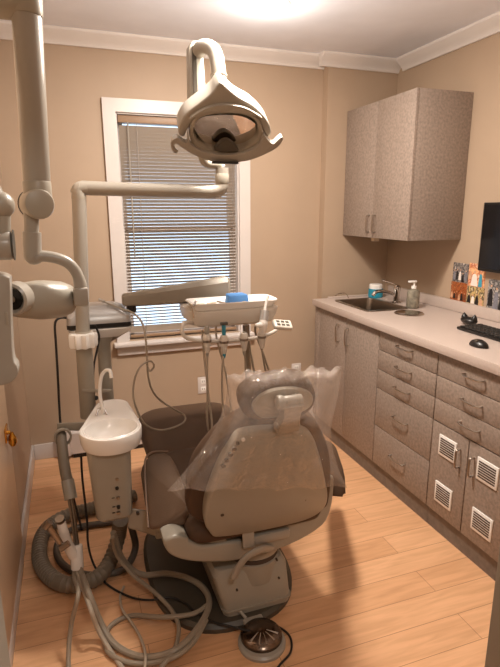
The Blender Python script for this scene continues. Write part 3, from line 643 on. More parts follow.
MB().box(hx1-.006, hx1+.018, 1.83, 1.86, .655, .69, .004).build('side_knob', M['black'], cu)
sp0 = Z(104, 413, .744)
MB().tube([sp0+Vector((0, 0, -.004)), P(100, 395, sp0.y), P(101, 378, sp0.y), P(105, 371, sp0.y-.01), P(110, 371, sp0.y-.03), P(111.5, 378, sp0.y-.04)], .007, 10).build('water_spout', M['white'], cu)
MB().tube([sp0+Vector((-.03, -.02, .0)), sp0+Vector((-.02, 0, .018)), sp0+Vector((.0, .005, .016)), sp0+Vector((.01, -.02, .0))], .004, 8).build('spout_clip', M['chrome'], cu)
sa = MB(); sa.hull([P(128, 508, 1.83), P(162, 512, 1.80), P(162, 538, 1.80), P(128, 528, 1.83), P(128, 508, 1.90), P(162, 512, 1.90), P(162, 536, 1.90), P(128, 528, 1.90)], .008)
sa.hull([(x, y, z) for x in (.24, .42) for y in (1.80, 1.90) for z in (.262, .30)], .01)
sa.build('support_arm', M['plastic_mid'], cu)
q = P(138, 514, 1.81)
MB().cyl((q.x, 1.81, q.z), (q.x, 1.835, q.z), .006, seg=10).build('screw', M['slot'], cu)

# ------------------------------------------------------------------ delivery post, arm, head
PB = 2.37
post_t, post_b = P(104, 352, PB), P(104, 400, PB)
du = thing('delivery_unit', 'dentist instrument unit on a jointed grey arm over the chair', 'delivery unit', (post_b.x, PB, .50))
MB().cyl((post_t.x, PB, .5), (post_t.x, PB, P(104, 336, PB).z), .030, bev=.003).build('support_post', M['plastic_mid'], du)
MB().lathe([(.031, 0), (.031, .03), (.055, .09), (.06, .12), (0, .12)], (post_t.x, PB, P(104, 350, PB).z)).build('post_flare', M['plastic'], du)
MB().cyl((post_t.x, PB, P(104, 335, PB).z), (post_t.x+.0, PB, P(104, 330, PB).z), .03).build('arm_riser', M['plastic_mid'], du)
A0, A1 = P(124, 300, 2.34), P(226, 288, 2.27)
def arm_sec(c, h, w_): return [c+Vector((0, sy_*w_, sz_*h)) for sy_, sz_ in ((-1, -.8), (-1, .6), (-.6, 1), (.6, 1), (1, .6), (1, -.8), (.6, -1), (-.6, -1))]
MB().loft([arm_sec(A0+Vector((-.008, 0, 0)), .020, .02), arm_sec(A0, .027, .026), arm_sec(A0.lerp(A1, .5), .040, .034), arm_sec(A1, .054, .038), arm_sec(A1+Vector((.012, 0, 0)), .046, .03)]).build('flex_arm', mat('arm_paint', (136, 128, 116), .35, var=.02), du)
MB().cyl(A0+Vector((.03, 0, -.055)), A0+Vector((.03, 0, -.015)), .022).build('arm_pivot', M['black'], du)
HY = 2.12
def hx(px, py, y=HY): return P(px, py, y)
tl, trr = hx(189, 300).x, hx(276, 300).x; hz0, hz1 = hx(230, 324).z, hx(230, 307).z
hd = MB().loft([rr(tl+.03, trr-.05, HY-.03, HY+.22, hz0, .04), rr(tl+.008, trr-.025, HY-.05, HY+.235, hz0+.012, .04), rr(tl, trr-.012, HY-.06, HY+.24, hz1-.035, .04), rr(tl-.002, trr, HY-.06, HY+.24, hz1-.006, .05), rr(tl+.01, trr-.012, HY-.05, HY+.23, hz1, .045)]).build('control_head', M['pale'], du)
MB().hull([A1+Vector((-.02, -.03, -.04)), A1+Vector((.03, -.03, -.04)), A1+Vector((-.02, .03, -.04)), A1+Vector((.03, .03, -.04)), (A1.x-.02, A1.y-.03, hz1-.01), (A1.x+.03, A1.y-.03, hz1-.01), (A1.x-.02, A1.y+.03, hz1-.01), (A1.x+.03, A1.y+.03, hz1-.01)], .004).build('arm_joint', M['plastic_mid'], du)
yB = HY-.09
bar = [hx(192, 323, HY-.02), hx(184, 323, yB+.02), hx(182, 331, yB), hx(187, 338, yB), hx(205, 341, yB), hx(235, 340, yB), hx(260, 337, yB), hx(275, 331, yB), hx(281, 325, yB+.03)]
MB().tube(bar, .008, 10, 6).build('holder_bar', M['pale'], du)
hold = [(207, 341), (224, 342), (244, 339.5), (262, 337)]
for px, py in hold:
    c = hx(px, py, yB-.012); MB().lathe([(.008, -.05), (.011, -.042), (.017, -.005), (.019, .015), (.014, .028), (.009, .03)], c, (0, 0, 1), 18).build('instrument_holder', M['pale'], du)
    MB().lathe([(.0175, -.004), (.0185, -.004), (.0195, .006), (.0185, .006)], c, (0, 0, 1), 18).build('holder_collar', M['steel'], du)
# control pad
pc_ = hx(282, 325, yB+.02); mx = Matrix.Translation(pc_) @ Matrix.Rotation(.28, 4, 'Y') @ Matrix.Rotation(-.95, 4, 'X')
cp = MB().box(-.042, .046, -.012, .012, -.026, .026, .009, 3, Matrix.Translation(pc_) @ Matrix.Rotation(.15, 4, 'Y') @ Matrix.Rotation(-.95, 4, 'X')).build('touch_pad', M['pale'], du)
for i in range(3):
    for j in range(2):
        MB().box(-.03+i*.022, -.014+i*.022, -.0135, -.011, -.015+j*.018, -.003+j*.018, .001, 1, Matrix.Translation(pc_) @ Matrix.Rotation(.15, 4, 'Y') @ Matrix.Rotation(-.95, 4, 'X')).build('pad_button', M['plastic_dark'], cp)
MB().tube([hx(196, 301, HY-.055), hx(193, 308, HY-.066), hx(194, 318, HY-.06)], .004, 6).build('side_clip', M['chrome'], du)
MB().tube([hx(246, 325, HY+.1), hx(247, 345, HY+.1), hx(248, 372, HY+.12)], .016, 12).build('umbilical_hose', M['hose'], du)
# tray and its contents
tz = hz1+.001
tc = hx(232, 296, HY-.03); tx0, tx1 = hx(190, 296, HY-.03).x, hx(277, 296, HY-.03).x
ty0, ty1 = HY-.066, HY+.10
tr_ = MB(); tr_.loft([rr(tx0+.02, tx1-.02, ty0+.014, ty1-.014, tz, .03), rr(tx0+.008, tx1-.008, ty0+.004, ty1-.004, tz+.02, .035), rr(tx0, tx1, ty0, ty1, tz+.028, .04), rr(tx0+.001, tx1-.001, ty0+.001, ty1-.001, tz+.031, .04), rr(tx0+.016, tx1-.016, ty0+.014, ty1-.014, tz+.027, .035), rr(tx0+.04, tx1-.04, ty0+.034, ty1-.034, tz+.004, .03)])
tag(tr_.build('instrument_tray', M['white']), 'shallow white plastic tray on top of the instrument unit', 'tray')
def on_tray(px): return hx(px, 296, HY+.02).x
bx = on_tray(237)
MB().hull([(bx+dx, HY+dy, tz+.005+dz) for dx, dy, dz in ((-.052, -.03, 0), (.040, -.035, 0), (-.046, .06, 0), (.036, .06, 0), (-.048, -.022, .046), (.036, -.025, .049), (-.042, .05, .047), (.034, .05, .048))], .004, 2).build('blue_gauze_box', M['blue'])
tag(C.objects['blue_gauze_box'], 'bright blue folded paper packet on the white tray', 'packet')
MB().sphere((bx+.01, HY-.05, tz+.019), .014, (1.3, .7, .8)).build('cotton_pad', M['gauze']); tag(C.objects['cotton_pad'], 'crumpled cotton pad in front of the blue packet on the tray', 'cotton pad')
for i, (px, dy, a, lab) in enumerate(((199, .01, .25, 'pale cotton roll at the left end of the white tray'), (206, -.01, -.1, 'second cotton roll from the left end of the white tray'), (212, .03, .5, 'cotton roll nearest the blue packet on the white tray'))):
    x = on_tray(px); MB().cyl((x-.022, HY+dy-.022*a, tz+.012), (x+.022, HY+dy+.022*a, tz+.013), .0075, seg=14, bev=.002).build('cotton_roll', M['gauze']); 
    tag(C.objects['cotton_roll' if i == 0 else 'cotton_roll.%03d' % i], lab, 'cotton roll', 'cotton rolls on the tray')
x = on_tray(221)
MB().tube([(x-.03, HY-.012, tz+.03), (x, HY-.015, tz+.022), (x+.03, HY-.02, tz+.014)], .004, 8).build('dental_mirror', M['chrome']); tag(C.objects['dental_mirror'], 'thin chrome instrument lying beside the blue packet on the tray', 'instrument')
# hand pieces with hoses
def handpiece(i, name, label, m, col):
    px, py = hold[i]; c = hx(px, py, yB-.012)
    t = thing(name, label, 'dental handpiece', c+Vector((0, 0, -.05)), 'handpieces in the unit holders')
    if i == 0: MB().lathe([(.004, -.07), (.007, -.06), (.009, -.01), (.010, .035), (.012, .05), (.008, .062), (0, .064)], c, (0, 0, 1), 16).build('body', m, t)
    if i == 1:
        MB().lathe([(.004, -.07), (.007, -.06), (.008, -.01), (.008, .03), (.009, .075), (.007, .08), (0, .08)], c, (0, 0, 1), 16).build('body', m, t)
        MB().box(c.x-.016, c.x+.016, c.y-.012, c.y+.004, c.z+.074, c.z+.086, .003).build('head', M['plastic_dark'], t)
    if i == 2: MB().lathe([(.004, -.07), (.007, -.06), (.008, -.01), (.008, .02), (.006, .034), (0, .036)], c, (0, 0, 1), 16).build('body', m, t)
    if i == 3:
        b0 = c+Vector((0, -.006, -.04)); b1 = P(263, 325, yB-.03); b2 = P(265.5, 306, yB-.01); b3 = P(268, 296, yB+.0)
        MB().tube([b0, c, b1, b1.lerp(b2, .4), b2, b3], lambda s_: .006+.013*math.exp(-((s_-.42)/.2)**2) if s_ < .8 else .006, 14).build('body', m, t)
        MB().tube([b1.lerp(b2, .25), b1.lerp(b2, .75)], .0195, 14, smooth=False).build('grip', M['silver'], t)
        MB().sphere(P(259, 325, yB-.04), .014, (1.3, 1, .8)).build('nozzle_knob', M['white'], t)
    ends = [((207, 360), (207.5, 395), (207, 418), (209, 432), (212, 425), (208, 390), (203, 345), (202, 330)),
            ((223, 360), (222, 385), (224, 420), (229, 430), (231, 410), (225, 370), (217, 340), (216, 326)),
            ((245, 356), (247, 385), (249, 405), (253, 412), (257, 395), (252, 360), (247, 335), (246, 326)),
            ((263, 356), (266, 372), (272, 388), (276, 392), (272, 380), (262, 350), (256, 335), (255, 326))][i]
    pts = [c+Vector((0, 0, -.06))]+[P(x, y, yB-.012+.16*(k/7)) for k, (x, y) in enumerate(ends)]
    MB().tube(pts, .0048, 8, 6).build('hose', col, t)
handpiece(0, 'air_water_syringe', 'white handpiece in the leftmost holder of the instrument unit', M['plastic_light'], M['hose_light'])
handpiece(1, 'dental_drill', 'teal handpiece in the second holder of the instrument unit', M['cyan'], M['hose_light'])
handpiece(2, 'dental_drill', 'short grey handpiece in the third holder of the instrument unit', M['plastic_mid'], M['hose'])
handpiece(3, 'polishing_handpiece', 'white handpiece with silver grip standing tall in the rightmost holder', M['white'], M['hose'])

# ------------------------------------------------------------------ operatory light
LPY = 2.21
ol = thing('operatory_light', 'dental operating lamp with mirror reflector on a tall pale arm', 'dental lamp', P(88, 418, LPY))
pt, pb = P(79, 200, LPY), P(88.5, 417, LPY)
MB().cyl(pb, P(83, 331, LPY), .0335, bev=.003).build('lower_post', M['plastic_mid'], ol)
MB().tube([P(83, 334, LPY), pt, P(77.6, 194, LPY), P(79.5, 189, LPY), P(85, 188, LPY), P(92, 188.3, LPY), P(205, 192, 2.15), P(213, 192, 2.145), P(219.5, 190, 2.14), P(222, 184, 2.14), P(222, 168, 2.14)], .0275, 16, 5).build('post_arm', M['plastic_light'], ol)
MB().cyl(P(78.8, 196, LPY), P(78.9, 199, LPY), .0285).build('post_collar', M['plastic_mid'], ol)
MB().cyl(P(222, 174, 2.14), P(222, 184, 2.14), .0285, bev=.002).build('swivel_collar', M['plastic'], ol)
MB().tube([P(222, 168, 2.14), P(219, 165, 2.14), P(208, 164, 2.13), P(203, 158, 2.12), P(202, 140, 2.11)], .018, 12, 5).build('lower_elbow', M['plastic'], ol)
# flat rising arm
q = [(189, 46), (193, 40), (199, 39.5), (203, 45), (208, 110), (211, 150), (197, 150), (190, 110)]
MB().prism([P(x, y, 2.09) for x, y in q], (.0, .06, 0), .012, 3).build('rising_arm', M['plastic'], ol)
MB().prism([P(x, y, 2.085) for x, y in ((192, 46), (196, 44), (198, 100), (194, 100))], (0, .01, 0), 0).build('arm_groove', M['plastic_dark'], ol)
MB().tube([P(198, 52, 2.10), P(201, 48, 2.07), P(207, 47, 2.04), P(213, 50, 2.01), P(216.5, 58, 1.99), P(218, 68, 1.975), P(219, 76, 1.965), P(220, 90, 1.955)], .027, 16, 6).build('gooseneck', M['plastic_light'], ol)
MB().cyl(P(218.8, 75, 1.966), P(218.9, 77, 1.964), .0305).build('neck_seam', M['plastic_mid'], ol)
LC = P(225, 128, 1.93); LN = Vector((-.12, -.80, -.55)).normalized()
def lp(pts, off=0, k=5): return smooth_pts([PL(x, y, LC+LN*off, LN) for x, y in pts], k, True)
hood = [(217, 86), (221, 83), (226, 87), (238, 97), (252, 105), (263, 115), (270, 126), (271, 135), (266, 137), (262, 128), (256, 118), (240, 113), (225, 111), (208, 114), (194, 121), (187, 131), (184, 137), (179, 135), (179, 126), (186, 114), (200, 103), (211, 94)]
MB().prism(lp(hood, .012, 4), LN*-.10, .016, 3).build('hood', M['plastic_light'], ol)
outer = [(190, 128), (196, 117), (210, 111), (226, 109), (243, 111), (256, 117), (262, 127), (263, 140), (254, 150), (240, 155), (225, 156), (209, 155), (196, 149), (190, 139)]
inner = [(194, 127), (199, 119), (211, 115), (226, 113.5), (242, 114.5), (253, 119), (258, 127), (258, 138), (250, 146), (239, 150), (225, 151), (211, 150), (200, 145), (194.5, 137)]
MB().ring(lp(outer, .02), lp(inner, .02), LN*-.07, .004).build('bezel', M['plastic_mid'], ol)
MB().prism(lp(outer, -.055), LN*-.03, .01).build('back_shell', M['plastic_mid'], ol)
brow = [(190, 119), (205, 109), (225, 105), (245, 108), (262, 118), (250, 115), (226, 112), (203, 115)]
MB().prism(lp(brow, .03), LN*-.03, .005).build('brow_trim', M['plastic'], ol)
# concave mirror
rc = [(194, 125), (201, 118), (213, 115.5), (226, 115), (240, 116), (250, 120), (256, 126), (254, 136), (248, 144), (238, 148), (226, 148), (212, 146), (203, 141), (197, 133)]
MN = Vector((-.11, -.78, -.60)).normalized(); LN_, LN = LN, MN
L0 = smooth_pts([PL(x, y, LC-LN_*.02, MN) for x, y in rc], 5, True)
MB().loft([L0, scale_loop(L0, .9, LN*-.010), scale_loop(L0, .75, LN*-.020), scale_loop(L0, .5, LN*-.029), scale_loop(L0, .25, LN*-.033), scale_loop(L0, .05, LN*-.035)]).build('reflector', mat('mirror', (235, 228, 220), .03, metal=1, var=.01), ol)
LN = LN_
bl_ = MB()
bl_.prism(lp([(215, 151), (217, 147), (222, 142), (228, 141), (233, 144), (237, 148), (238, 152), (226, 153)], .026), LN*-.03, .005)
bl_.build('bulb_shield', M['plastic_dark'], ol)
lowb = [(190, 143), (195, 148), (203, 152), (218, 155), (235, 155), (250, 151), (260, 144), (264, 135), (267, 139), (273, 144), (278, 140), (282, 137), (283, 140), (278, 147), (268, 153), (254, 159), (240, 162), (222, 163), (206, 160), (192, 154), (184, 149), (181, 147), (176, 144), (173, 148), (176, 152), (174, 153), (171, 148), (172, 141), (177, 138), (182, 141), (187, 143), (188, 132)]
MB().prism(lp(lowb, .04, 3), LN*-.03, .006, 2).build('handle_bar', M['plastic_light'], ol)
MB().tube([PL(x, y, LC+LN*.03, LN) for x, y in ((180, 141), (175, 139.5), (172.5, 143), (173.5, 149), (177, 152))], .007, 10).build('grip_hook', M['plastic'], ol)
MB().tube([PL(x, y, LC+LN*.03, LN) for x, y in ((271, 146), (276, 143), (282, 138.5))], .007, 10).build('grip_hook', M['plastic_light'], ol)
MB().box(LC.x-.045, LC.x+.055, LC.y+.01, LC.y+.03, P(225, 163.5, 1.93).z, P(225, 161, 1.93).z, .002).build('base_trim', M['black'], ol)
# strap joining the two posts
st = MB(); zc_ = P(95, 391, 2.22)
MB().hull([P(82, 389, LPY-.035), P(112, 389, LPY-.03), P(112, 392.5, LPY-.03), P(82, 392.5, LPY-.035), P(82, 389, LPY+.05), P(112, 389, LPY+.05), P(112, 392.5, LPY+.05), P(82, 392.5, LPY+.05)], .002).build('post_strap', M['plastic'], ol)
MB().cyl(P(96, 398, LPY-.01), P(96, 398, LPY+.02), .010).build('strap_bolt', M['black'], ol)

# ------------------------------------------------------------------ shelf + scaler
SY = 2.37
sz_ = P(100, 331, SY).z; sh_x0, sh_x1 = P(69, 330, SY).x, P(130, 330, SY).x
es = thing('equipment_shelf', 'small white shelf clamped to the lamp post by a fluted collar', 'shelf', ((sh_x0+sh_x1)/2, SY, sz_))
MB().loft([rr(sh_x0+.02, sh_x1-.04, SY-.05, SY+.08, sz_-.02, .03), rr(sh_x0, sh_x1, SY-.07, SY+.11, sz_+.004, .03), rr(sh_x0-.005, sh_x1+.004, SY-.075, SY+.115, sz_+.022, .03), rr(sh_x0, sh_x1, SY-.07, SY+.11, sz_+.026, .03)]).build('shelf_plate', M['white'], es)
k = MB(); c = P(83, 340, LPY-.02); n_ = 72; lo = []
for zz, f in ((-.028, .94), (-.02, 1), (.02, 1), (.028, .94)): lo.append([Vector((c.x+f*(.052+.007*math.cos(9*2*PI*i/n_))*math.cos(2*PI*i/n_), LPY-.02+f*(.052+.007*math.cos(9*2*PI*i/n_))*math.sin(2*PI*i/n_), c.z+zz)) for i in range(n_)])
k.loft(lo).build('star_knob', M['white'], es)
k = MB().hull([P(104, 334, SY-.02), P(124, 334, SY-.02), P(106, 345, SY+.05), P(106, 334, SY+.1), P(124, 334, SY+.1)], .004).build('shelf_bracket', M['plastic_mid'], es)
bz0 = sz_+.0265; bx0_, bx1_ = P(66, 320, SY-.05).x, P(131, 318, SY-.05).x
sc = thing('ultrasonic_scaler', 'silver box of a dental scaler with dark base on the white shelf', 'scaler unit', ((bx0_+bx1_)/2, SY, bz0))
MB().loft([rr(bx0_+.006, bx1_-.006, SY-.07, SY+.11, bz0, .02), rr(bx0_, bx1_, SY-.075, SY+.115, bz0+.004, .02), rr(bx0_, bx1_, SY-.075, SY+.115, bz0+.022, .02)]).build('base', M['black'], sc)
MB().loft([rr(bx0_+.001, bx1_-.001, SY-.074, SY+.114, bz0+.022, .02), rr(bx0_+.003, bx1_-.003, SY-.072, SY+.112, bz0+.052, .022), rr(bx0_+.02, bx1_-.025, SY-.05, SY+.10, bz0+.080, .03), rr(bx0_+.04, bx1_-.05, SY-.03, SY+.09, bz0+.090, .03)]).build('casing', M['silver'], sc)
MB().loft([rr(bx0_+.03, bx1_-.04, SY-.045, SY+.08, bz0+.080, .03), rr(bx0_+.05, bx1_-.06, SY-.025, SY+.07, bz0+.096, .03)]).build('top_panel', M['silver'], sc)
MB().tube([P(69, 318, 2.36), P(60, 318, 2.34), P(55, 324, 2.33), P(56, 345, 2.33), P(58, 380, 2.33), P(59.5, 410, 2.33), P(62, 440, 2.3), P(66, 470, 2.35), P(74, 500, 2.4), Z(82, 530, .01)], .0055, 8).build('power_cord', M['rubber'], sc)
MB().tube([P(95, 325, SY-.083), P(99, 335, SY-.085), P(98, 345, SY-.085), P(94, 365, SY-.10), P(93, 385, SY-.11)], .0045, 8).build('foot_switch_cord', M['rubber'], sc)
sh_ = thing('scaler_handpiece', 'slim scaler handpiece lying on the silver box with dark looping cable', 'scaler handpiece', P(112, 305, 2.36))
MB().tube([P(101, 300, 2.36), P(108, 303.5, 2.34), P(122, 309, 2.30), P(129, 311, 2.29)], lambda s_: .003+.003*s_, 10).build('body', M['plastic_mid'], sh_)
MB().tube([P(99, 299.3, 2.365), P(104, 301.5, 2.35)], .006, 10, smooth=False).build('tip', M['silver'], sh_)
MB().tube([P(129, 311, 2.29), P(136, 315, 2.2), P(143, 325, 2.1), P(146, 342, 2.04), P(147, 358, 2.04), P(148, 375, 2.04), P(152, 390, 2.06), P(160, 400, 2.1), P(172, 408, 2.14), P(184, 415, 2.16), P(184, 422, 2.12), P(172, 428, 2.08), P(158, 430, 2.05), P(145, 424, 2.0), P(137, 410, 2.0), P(133, 395, 2.0), P(135, 378, 2.0), P(141, 366, 2.01), P(150, 361, 2.02), P(154, 366, 2.03), P(150, 371, 2.03), P(147, 366, 2.03)], .0042, 8).build('cable', M['hose'], sh_)

# ------------------------------------------------------------------ x-ray on the left
XY = 1.45
xr = thing('xray_unit', 'wall-mounted dental x-ray with a long pale arm and barrel-shaped head', 'x-ray unit', P(20, 100, XY))
top = P(25, 8, XY)
MB().cyl((XL, XY+.06, top.z+.01), (XL+.03, XY+.06, top.z+.01), .07, bev=.005).build('wall_plate', M['plastic_mid'], xr)
MB().tube([(XL+.02, XY+.06, top.z+.01), (XL+.15, XY+.02, top.z+.01), P(14, 4, XY), P(26, 4, XY)], .034, 14, 5).build('wall_arm', M['plastic_mid'], xr)
MB().cyl(P(25.5, -8, XY), P(26.8, 16.5, XY), .0365, bev=.004).build('arm_collar', M['plastic_mid'], xr)
MB().cyl(P(26.8, 16, XY), P(37, 186, XY), .034, .0325, bev=.002).build('upper_arm', M['plastic_light'], xr)
MB().cyl(P(36.5, 181, XY), P(38.5, 203, XY), .034, bev=.003).build('elbow_sleeve', M['plastic_mid'], xr)
eb = P(36.5, 204, XY); MB().cyl(eb+Vector((.01, -.04, .0)), eb+Vector((-.01, .035, 0)), .037, bev=.01).build('elbow_joint', M['plastic_mid'], xr)
MB().cyl(eb+Vector((-.0075, .025, 0)), eb+Vector((-.0085, .029, 0)), .0385).build('joint_seam', M['black'], xr)
MB().cyl(P(31, 208, XY), P(31.5, 236, XY), .018, bev=.002).build('lower_tube', M['plastic_light'], xr)
MB().tube([P(31.8, 232, XY), P(32.3, 250, XY), P(34, 257, XY), P(42, 256, XY), P(56, 258, XY), P(68, 263, XY), P(76, 272, XY), P(80, 284, XY), P(81, 300, XY)], lambda s_: .0225 if s_ < .22 else (.0225-.008*min(1, (s_-.22)/.15) if s_ < .8 else .0145+.006*(s_-.8)/.2), 14, 6).build('yoke', M['plastic_light'], xr)
MB().box(P(73, 290, XY).x, P(88, 290, XY).x, XY-.022, XY+.022, P(80, 305, XY).z, P(80, 287, XY).z, .006).build('yoke_end', M['plastic_light'], xr)
h0, h1 = P(3, 301, XY-.03), P(74, 299, XY+.06); ax = (h1-h0).normalized(); LL = (h1-h0).length
MB().lathe([(0, -.002), (.030, -.002), (.036, .0), (.046, .05), (.052, .09), (.0525, LL*.55), (.049, LL*.8), (.040, LL*.93), (.022, LL), (0, LL)], h0, ax, 32).build('tube_head', M['plastic'], xr)
MB().cyl(h1-ax*.03, h1+ax*.03, .017).build('head_pivot', M['plastic_mid'], xr)
lc = P(13, 299, XY-.085); la = Vector((-.35, -.93, 0)).normalized()
MB().lathe([(.040, -.03), (.040, .012), (.034, .016), (.029, .008), (.026, .0), (.0, .0)], lc, la, 28).build('port_cone', M['plastic_light'], xr)
MB().lathe([(.026, .001), (.022, -.006), (0, -.010)], lc+la*.004, la, 24).build('port_lens', M['lens'], xr)
MB().cyl(lc+la*.0045, lc+la*.006, .008, seg=16).build('lens_glint', M['steel'], xr)
# second arm at far left edge
YY = 1.30
ia = thing('imaging_arm', 'pale swing arm with an upright flat head at the left edge', 'imaging arm', P(5, 330, YY))
b0 = P(0.5, 205, YY); MB().sphere(b0, .03, (1, 1, 1)).build('ball_joint', M['plastic_mid'], ia)
MB().cyl(b0+Vector((-.01, 0, .0)), P(-34, 150, YY), .028).build('upper_tube', M['plastic'], ia)
MB().tube([P(-33, 152, YY), P(-40, 138, YY), P(-52, 128, YY), Vector((XL, YY+.02, P(-60, 126, YY).z))], .028, 12).build('wall_stem', M['plastic'], ia)
MB().cyl(P(2, 210, YY), P(2, 236, YY), .018).build('neck', M['plastic'], ia)
e1 = P(13, 245, YY); MB().cyl(P(-14, 246, YY), e1, .033, bev=.008).build('elbow', M['plastic_light'], ia)
MB().cyl(P(13.2, 245, YY), P(14.2, 245, YY), .0345).build('elbow_seam', M['plastic_dark'], ia)
MB().tube([P(-12, 246, YY), P(-14, 262, YY), P(-10, 276, YY), P(-6, 290, YY)], .022, 12).build('head_stem', M['plastic'], ia)
pan = [(-22, 276), (-2, 274), (8, 277), (10, 283), (11, 320), (13, 358), (17, 366), (18, 374), (12, 382), (0, 386), (-22, 386)]
pn = MB().prism(smooth_pts([P(x, y, YY-.03) for x, y in pan], 3, True), (0, .055, 0), .006, 3).build('panel_head', M['plastic_light'], ia)
MB().box(P(3, 300, YY-.03).x, P(6, 300, YY-.03).x, YY-.032, YY-.029, P(4, 325, YY-.03).z, P(4, 312, YY-.03).z, .001).build('panel_label', M['plastic_mid'], pn)

# ------------------------------------------------------------------ suction assembly and hoses
AY = 2.16
su = thing('suction_holder', 'grey suction tube holder on a bar behind the spittoon bowl', 'suction holder', P(70, 440, AY))
MB().hull([P(57, 423, AY+.02), P(57, 430, AY+.02), P(86, 422, AY+.02), P(86, 431, AY+.02), P(57, 423, AY+.08), P(57, 430, AY+.08), P(86, 422, AY+.08), P(86, 431, AY+.08)], .004).build('holder_bar', M['plastic_mid'], su)
MB().ring(*[[P(63, 437, AY)+Vector((r_*math.cos(2*PI*i/24), 0, r_*1.1*math.sin(2*PI*i/24)))+Vector((0, -.01, 0)) for i in range(24)] for r_ in (.036, .027)], (0, .02, 0), .003).build('holder_ring', M['plastic_mid'], su)
MB().tube([P(61, 434, AY+.02), P(62, 445, AY-.03), P(65, 470, AY-.1), P(69, 486, AY-.14)], lambda s_: .022 if s_ < .95 else .02, 14).build('grey_sleeve', M['corrugated'], su)
MB().tube([P(67.5, 480, AY-.13), P(71, 499, AY-.17)], .025, 14, smooth=False).build('sleeve_end', M['plastic_mid'], su)
for d_ in (-1, 1): MB().tube([P(70+d_*1.4, 496, AY-.17), P(73.5+d_*1.3, 520, AY-.22), P(77+d_*1.2, 548, AY-.28)], .0062, 8).build('metal_tube', M['steel'], su)
s0, s1 = P(76, 545, AY-.275), P(77.5, 569, AY-.30)
MB().cyl(s0, s1, .024, bev=.006).build('white_connector', M['white'], su)
sv = thing('suction_valve', 'white suction valve with chrome lever hanging beside the hose connector', 'suction valve', P(62, 540, 1.86))
MB().tube([P(60.5, 520, 1.84), P(63, 530, 1.84), P(68, 545, 1.86), P(74, 555, 1.87)], lambda s_: .016+.006*s_, 14).build('valve_body', M['white'], sv)
MB().tube([P(43, 524, 1.80), P(49, 527, 1.80), P(58, 540, 1.80), P(64, 549, 1.80)], lambda s_: .014-.004*s_, 10, flat=(1, .7)).build('chrome_lever', M['steel'], sv)
MB().cyl(P(50, 522, 1.79), P(45, 528, 1.79), .012).build('lever_end', M['steel'], sv)
MB().cyl(P(60, 549, 1.79), P(69, 543, 1.79), .012).build('lever_pivot', M['steel'], sv)
MB().cyl(P(59.5, 518.5, 1.832), P(60.5, 521, 1.838), .0165).build('valve_rim', M['steel'], sv)

def cz(x, y): return 20+x/2.27, 380+y/2.27
def bz(x, y): return 60+x/2.63, 540+y/2.63
pts = []
for x, y, z in ((228, 318, .22), (222, 360, .10), (205, 410, .04), (180, 445, .036), (140, 462, .036), (95, 462, .036), (58, 435, .036), (44, 395, .036), (52, 350, .036), (85, 318, .036), (130, 300, .036), (200, 282, .036), (262, 262, .036)):
    pts.append(Z(*cz(x, y), z))
MB().tube(pts, .034, 14, 8, rough=.12, pitch=.014).build('corrugated_hose', M['corrugated']); tag(C.objects['corrugated_hose'], 'thick grey corrugated hose looped on the floor beside the spittoon', 'hose')
pts = [Z(*cz(x, y), z) for x, y, z in ((252, 330, .16), (262, 380, .05), (240, 425, .02), (200, 440, .018), (150, 442, .018), (105, 425, .018), (84, 395, .018), (92, 358, .018), (130, 335, .018), (190, 325, .018), (240, 320, .018))]
MB().tube(pts, .015, 10, 8).build('dark_hose', mat('dark_hose', (84, 76, 68), .45, var=.05, scale=20)); tag(C.objects['dark_hose'], 'dark grey hose coiled inside the thick corrugated loop', 'hose')
def over(q_, z, r):
    p = Z(*q_, z)
    if p.x > .17 and p.y > 1.47 and p.z < .035+r: p = Z(*q_, .035+r)
    elif p.z < r: p = Z(*q_, r)
    return p
def floor_hose(name, raw, r, m, label, lead=None):
    pts = (lead or [])+[over(bz(x, y), z, r) for x, y, z in raw]
    o = MB().tube(pts, r, 10, 8).build(name, m); tag(o, label, 'hose', 'loose hoses looping on the floor')
floor_hose('suction_hose', [(75, 140, .17), (110, 225, .06), (150, 280, .014), (220, 308, .014), (300, 292, .016), (360, 235, .016), (392, 172, .014), (378, 128, .014), (335, 100, .02), (280, 88, .03), (225, 92, .04), (190, 78, .07), (160, 42, .15), (140, -20, .28)], .012, M['hose'], 'thickest pale hose looping from the white connector to the spittoon housing', [P(79, 566, 1.855), P(82, 576, 1.83)])
floor_hose('suction_hose', [(78, 175, .15), (100, 235, .07), (135, 295, .012), (170, 345, .01), (200, 380, .01)], .008, M['hose_light'], 'pale hose running straight down from the white connector', [P(77.5, 567, 1.852), P(79, 577, 1.83)])
floor_hose('suction_hose', [(48, 140, .22), (30, 220, .12), (23, 290, .05), (24, 345, .01), (40, 390, .01)], .008, M['hose'], 'leftmost hose hanging from the white connector to the floor', [P(75.5, 567, 1.853), P(74, 577, 1.83)])
floor_hose('water_hose', [(392, 168, .045), (350, 194, .03), (270, 203, .012), (190, 199, .010), (140, 220, .010), (117, 258, .010), (130, 298, .012), (180, 322, .012), (240, 324, .012), (300, 308, .014), (350, 270, .014), (385, 210, .014)], .009, M['hose'], 'grey hose in a wide oval loop on the floor beside the chair base')
floor_hose('water_hose', [(138, -8, .29), (150, 40, .17), (190, 90, .09), (240, 130, .06), (290, 180, .045), (312, 230, .04), (300, 290, .034), (262, 340, .03), (230, 380, .01)], .008, M['hose'], 'hose falling from the spittoon housing and crossing over the floor loops')
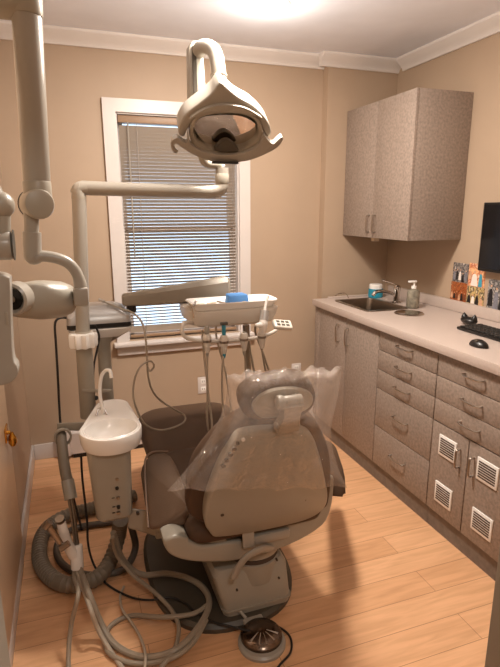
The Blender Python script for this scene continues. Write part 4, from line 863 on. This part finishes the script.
floor_hose('air_line', [(168, 122, .01), (158, 150, .008), (165, 185, .022), (190, 220, .012), (212, 258, .008), (224, 300, .03), (222, 345, .012), (215, 380, .006)], .005, M['hose_light'], 'thinnest pale line in the middle of the floor hoses')
pts = [P(81, 455, 2.0), P(82.5, 480, 2.0), P(87, 520, 1.98)]+[over(bz(x, y), z, .005) for x, y, z in ((74, 10, .16), (88, 62, .06), (120, 113, .02), (180, 148, .012), (235, 158, .03), (290, 151, .045), (330, 166, .045), (352, 186, .04), (400, 214, .03), (450, 228, .008), (500, 240, .006))]
MB().tube(pts, .0045, 8, 8).build('black_cable', M['rubber']); tag(C.objects['black_cable'], 'thin black cable running from behind the spittoon across the floor to the chair base', 'cable')

# ------------------------------------------------------------------ lights and sky
def area(name, loc, size, energy, col, rot=(0, 0, 0), shape='DISK'):
    l = bpy.data.lights.new(name, 'AREA'); l.shape = shape; l.size = size; l.energy = energy; l.color = col
    o = bpy.data.objects.new(name, l); C.objects.link(o); o.location = loc; o.rotation_euler = rot; return o
WARM = (1, .885, .77)
def bulb(name, loc, rad, energy, col):
    l = bpy.data.lights.new(name, 'POINT'); l.shadow_soft_size = rad; l.energy = energy; l.color = col
    o = bpy.data.objects.new(name, l); C.objects.link(o); o.location = loc; return o
bulb('downlight_lamp', (LX, LY, ZC-.13), .06, 3.5, WARM)
bulb('centre_lamp', (.74, 1.92, ZC-.26), .12, 27, WARM)  # added unseen uplight, hung low to brighten the ceiling evenly
area('centre_lamp', (.74, 1.92, ZC-.06), .24, 42, WARM)
area('hall_fill', (.3, -.4, ZC-.05), .3, 15, (1, .94, .87))  # added fill from the camera side for surfaces facing the doorway
wd = bpy.data.worlds.new('sky'); bpy.context.scene.world = wd; wd.use_nodes = True; nt = wd.node_tree
bg = nt.nodes['Background']; bg.inputs['Color'].default_value = (.62, .80, 1, 1); bg.inputs['Strength'].default_value = 2.2
vs = bpy.context.scene.view_settings; vs.view_transform = 'Standard'; vs.look = 'None'; vs.exposure = 0.0
for o in bpy.data.objects:
    if '_o' in o: del o['_o']
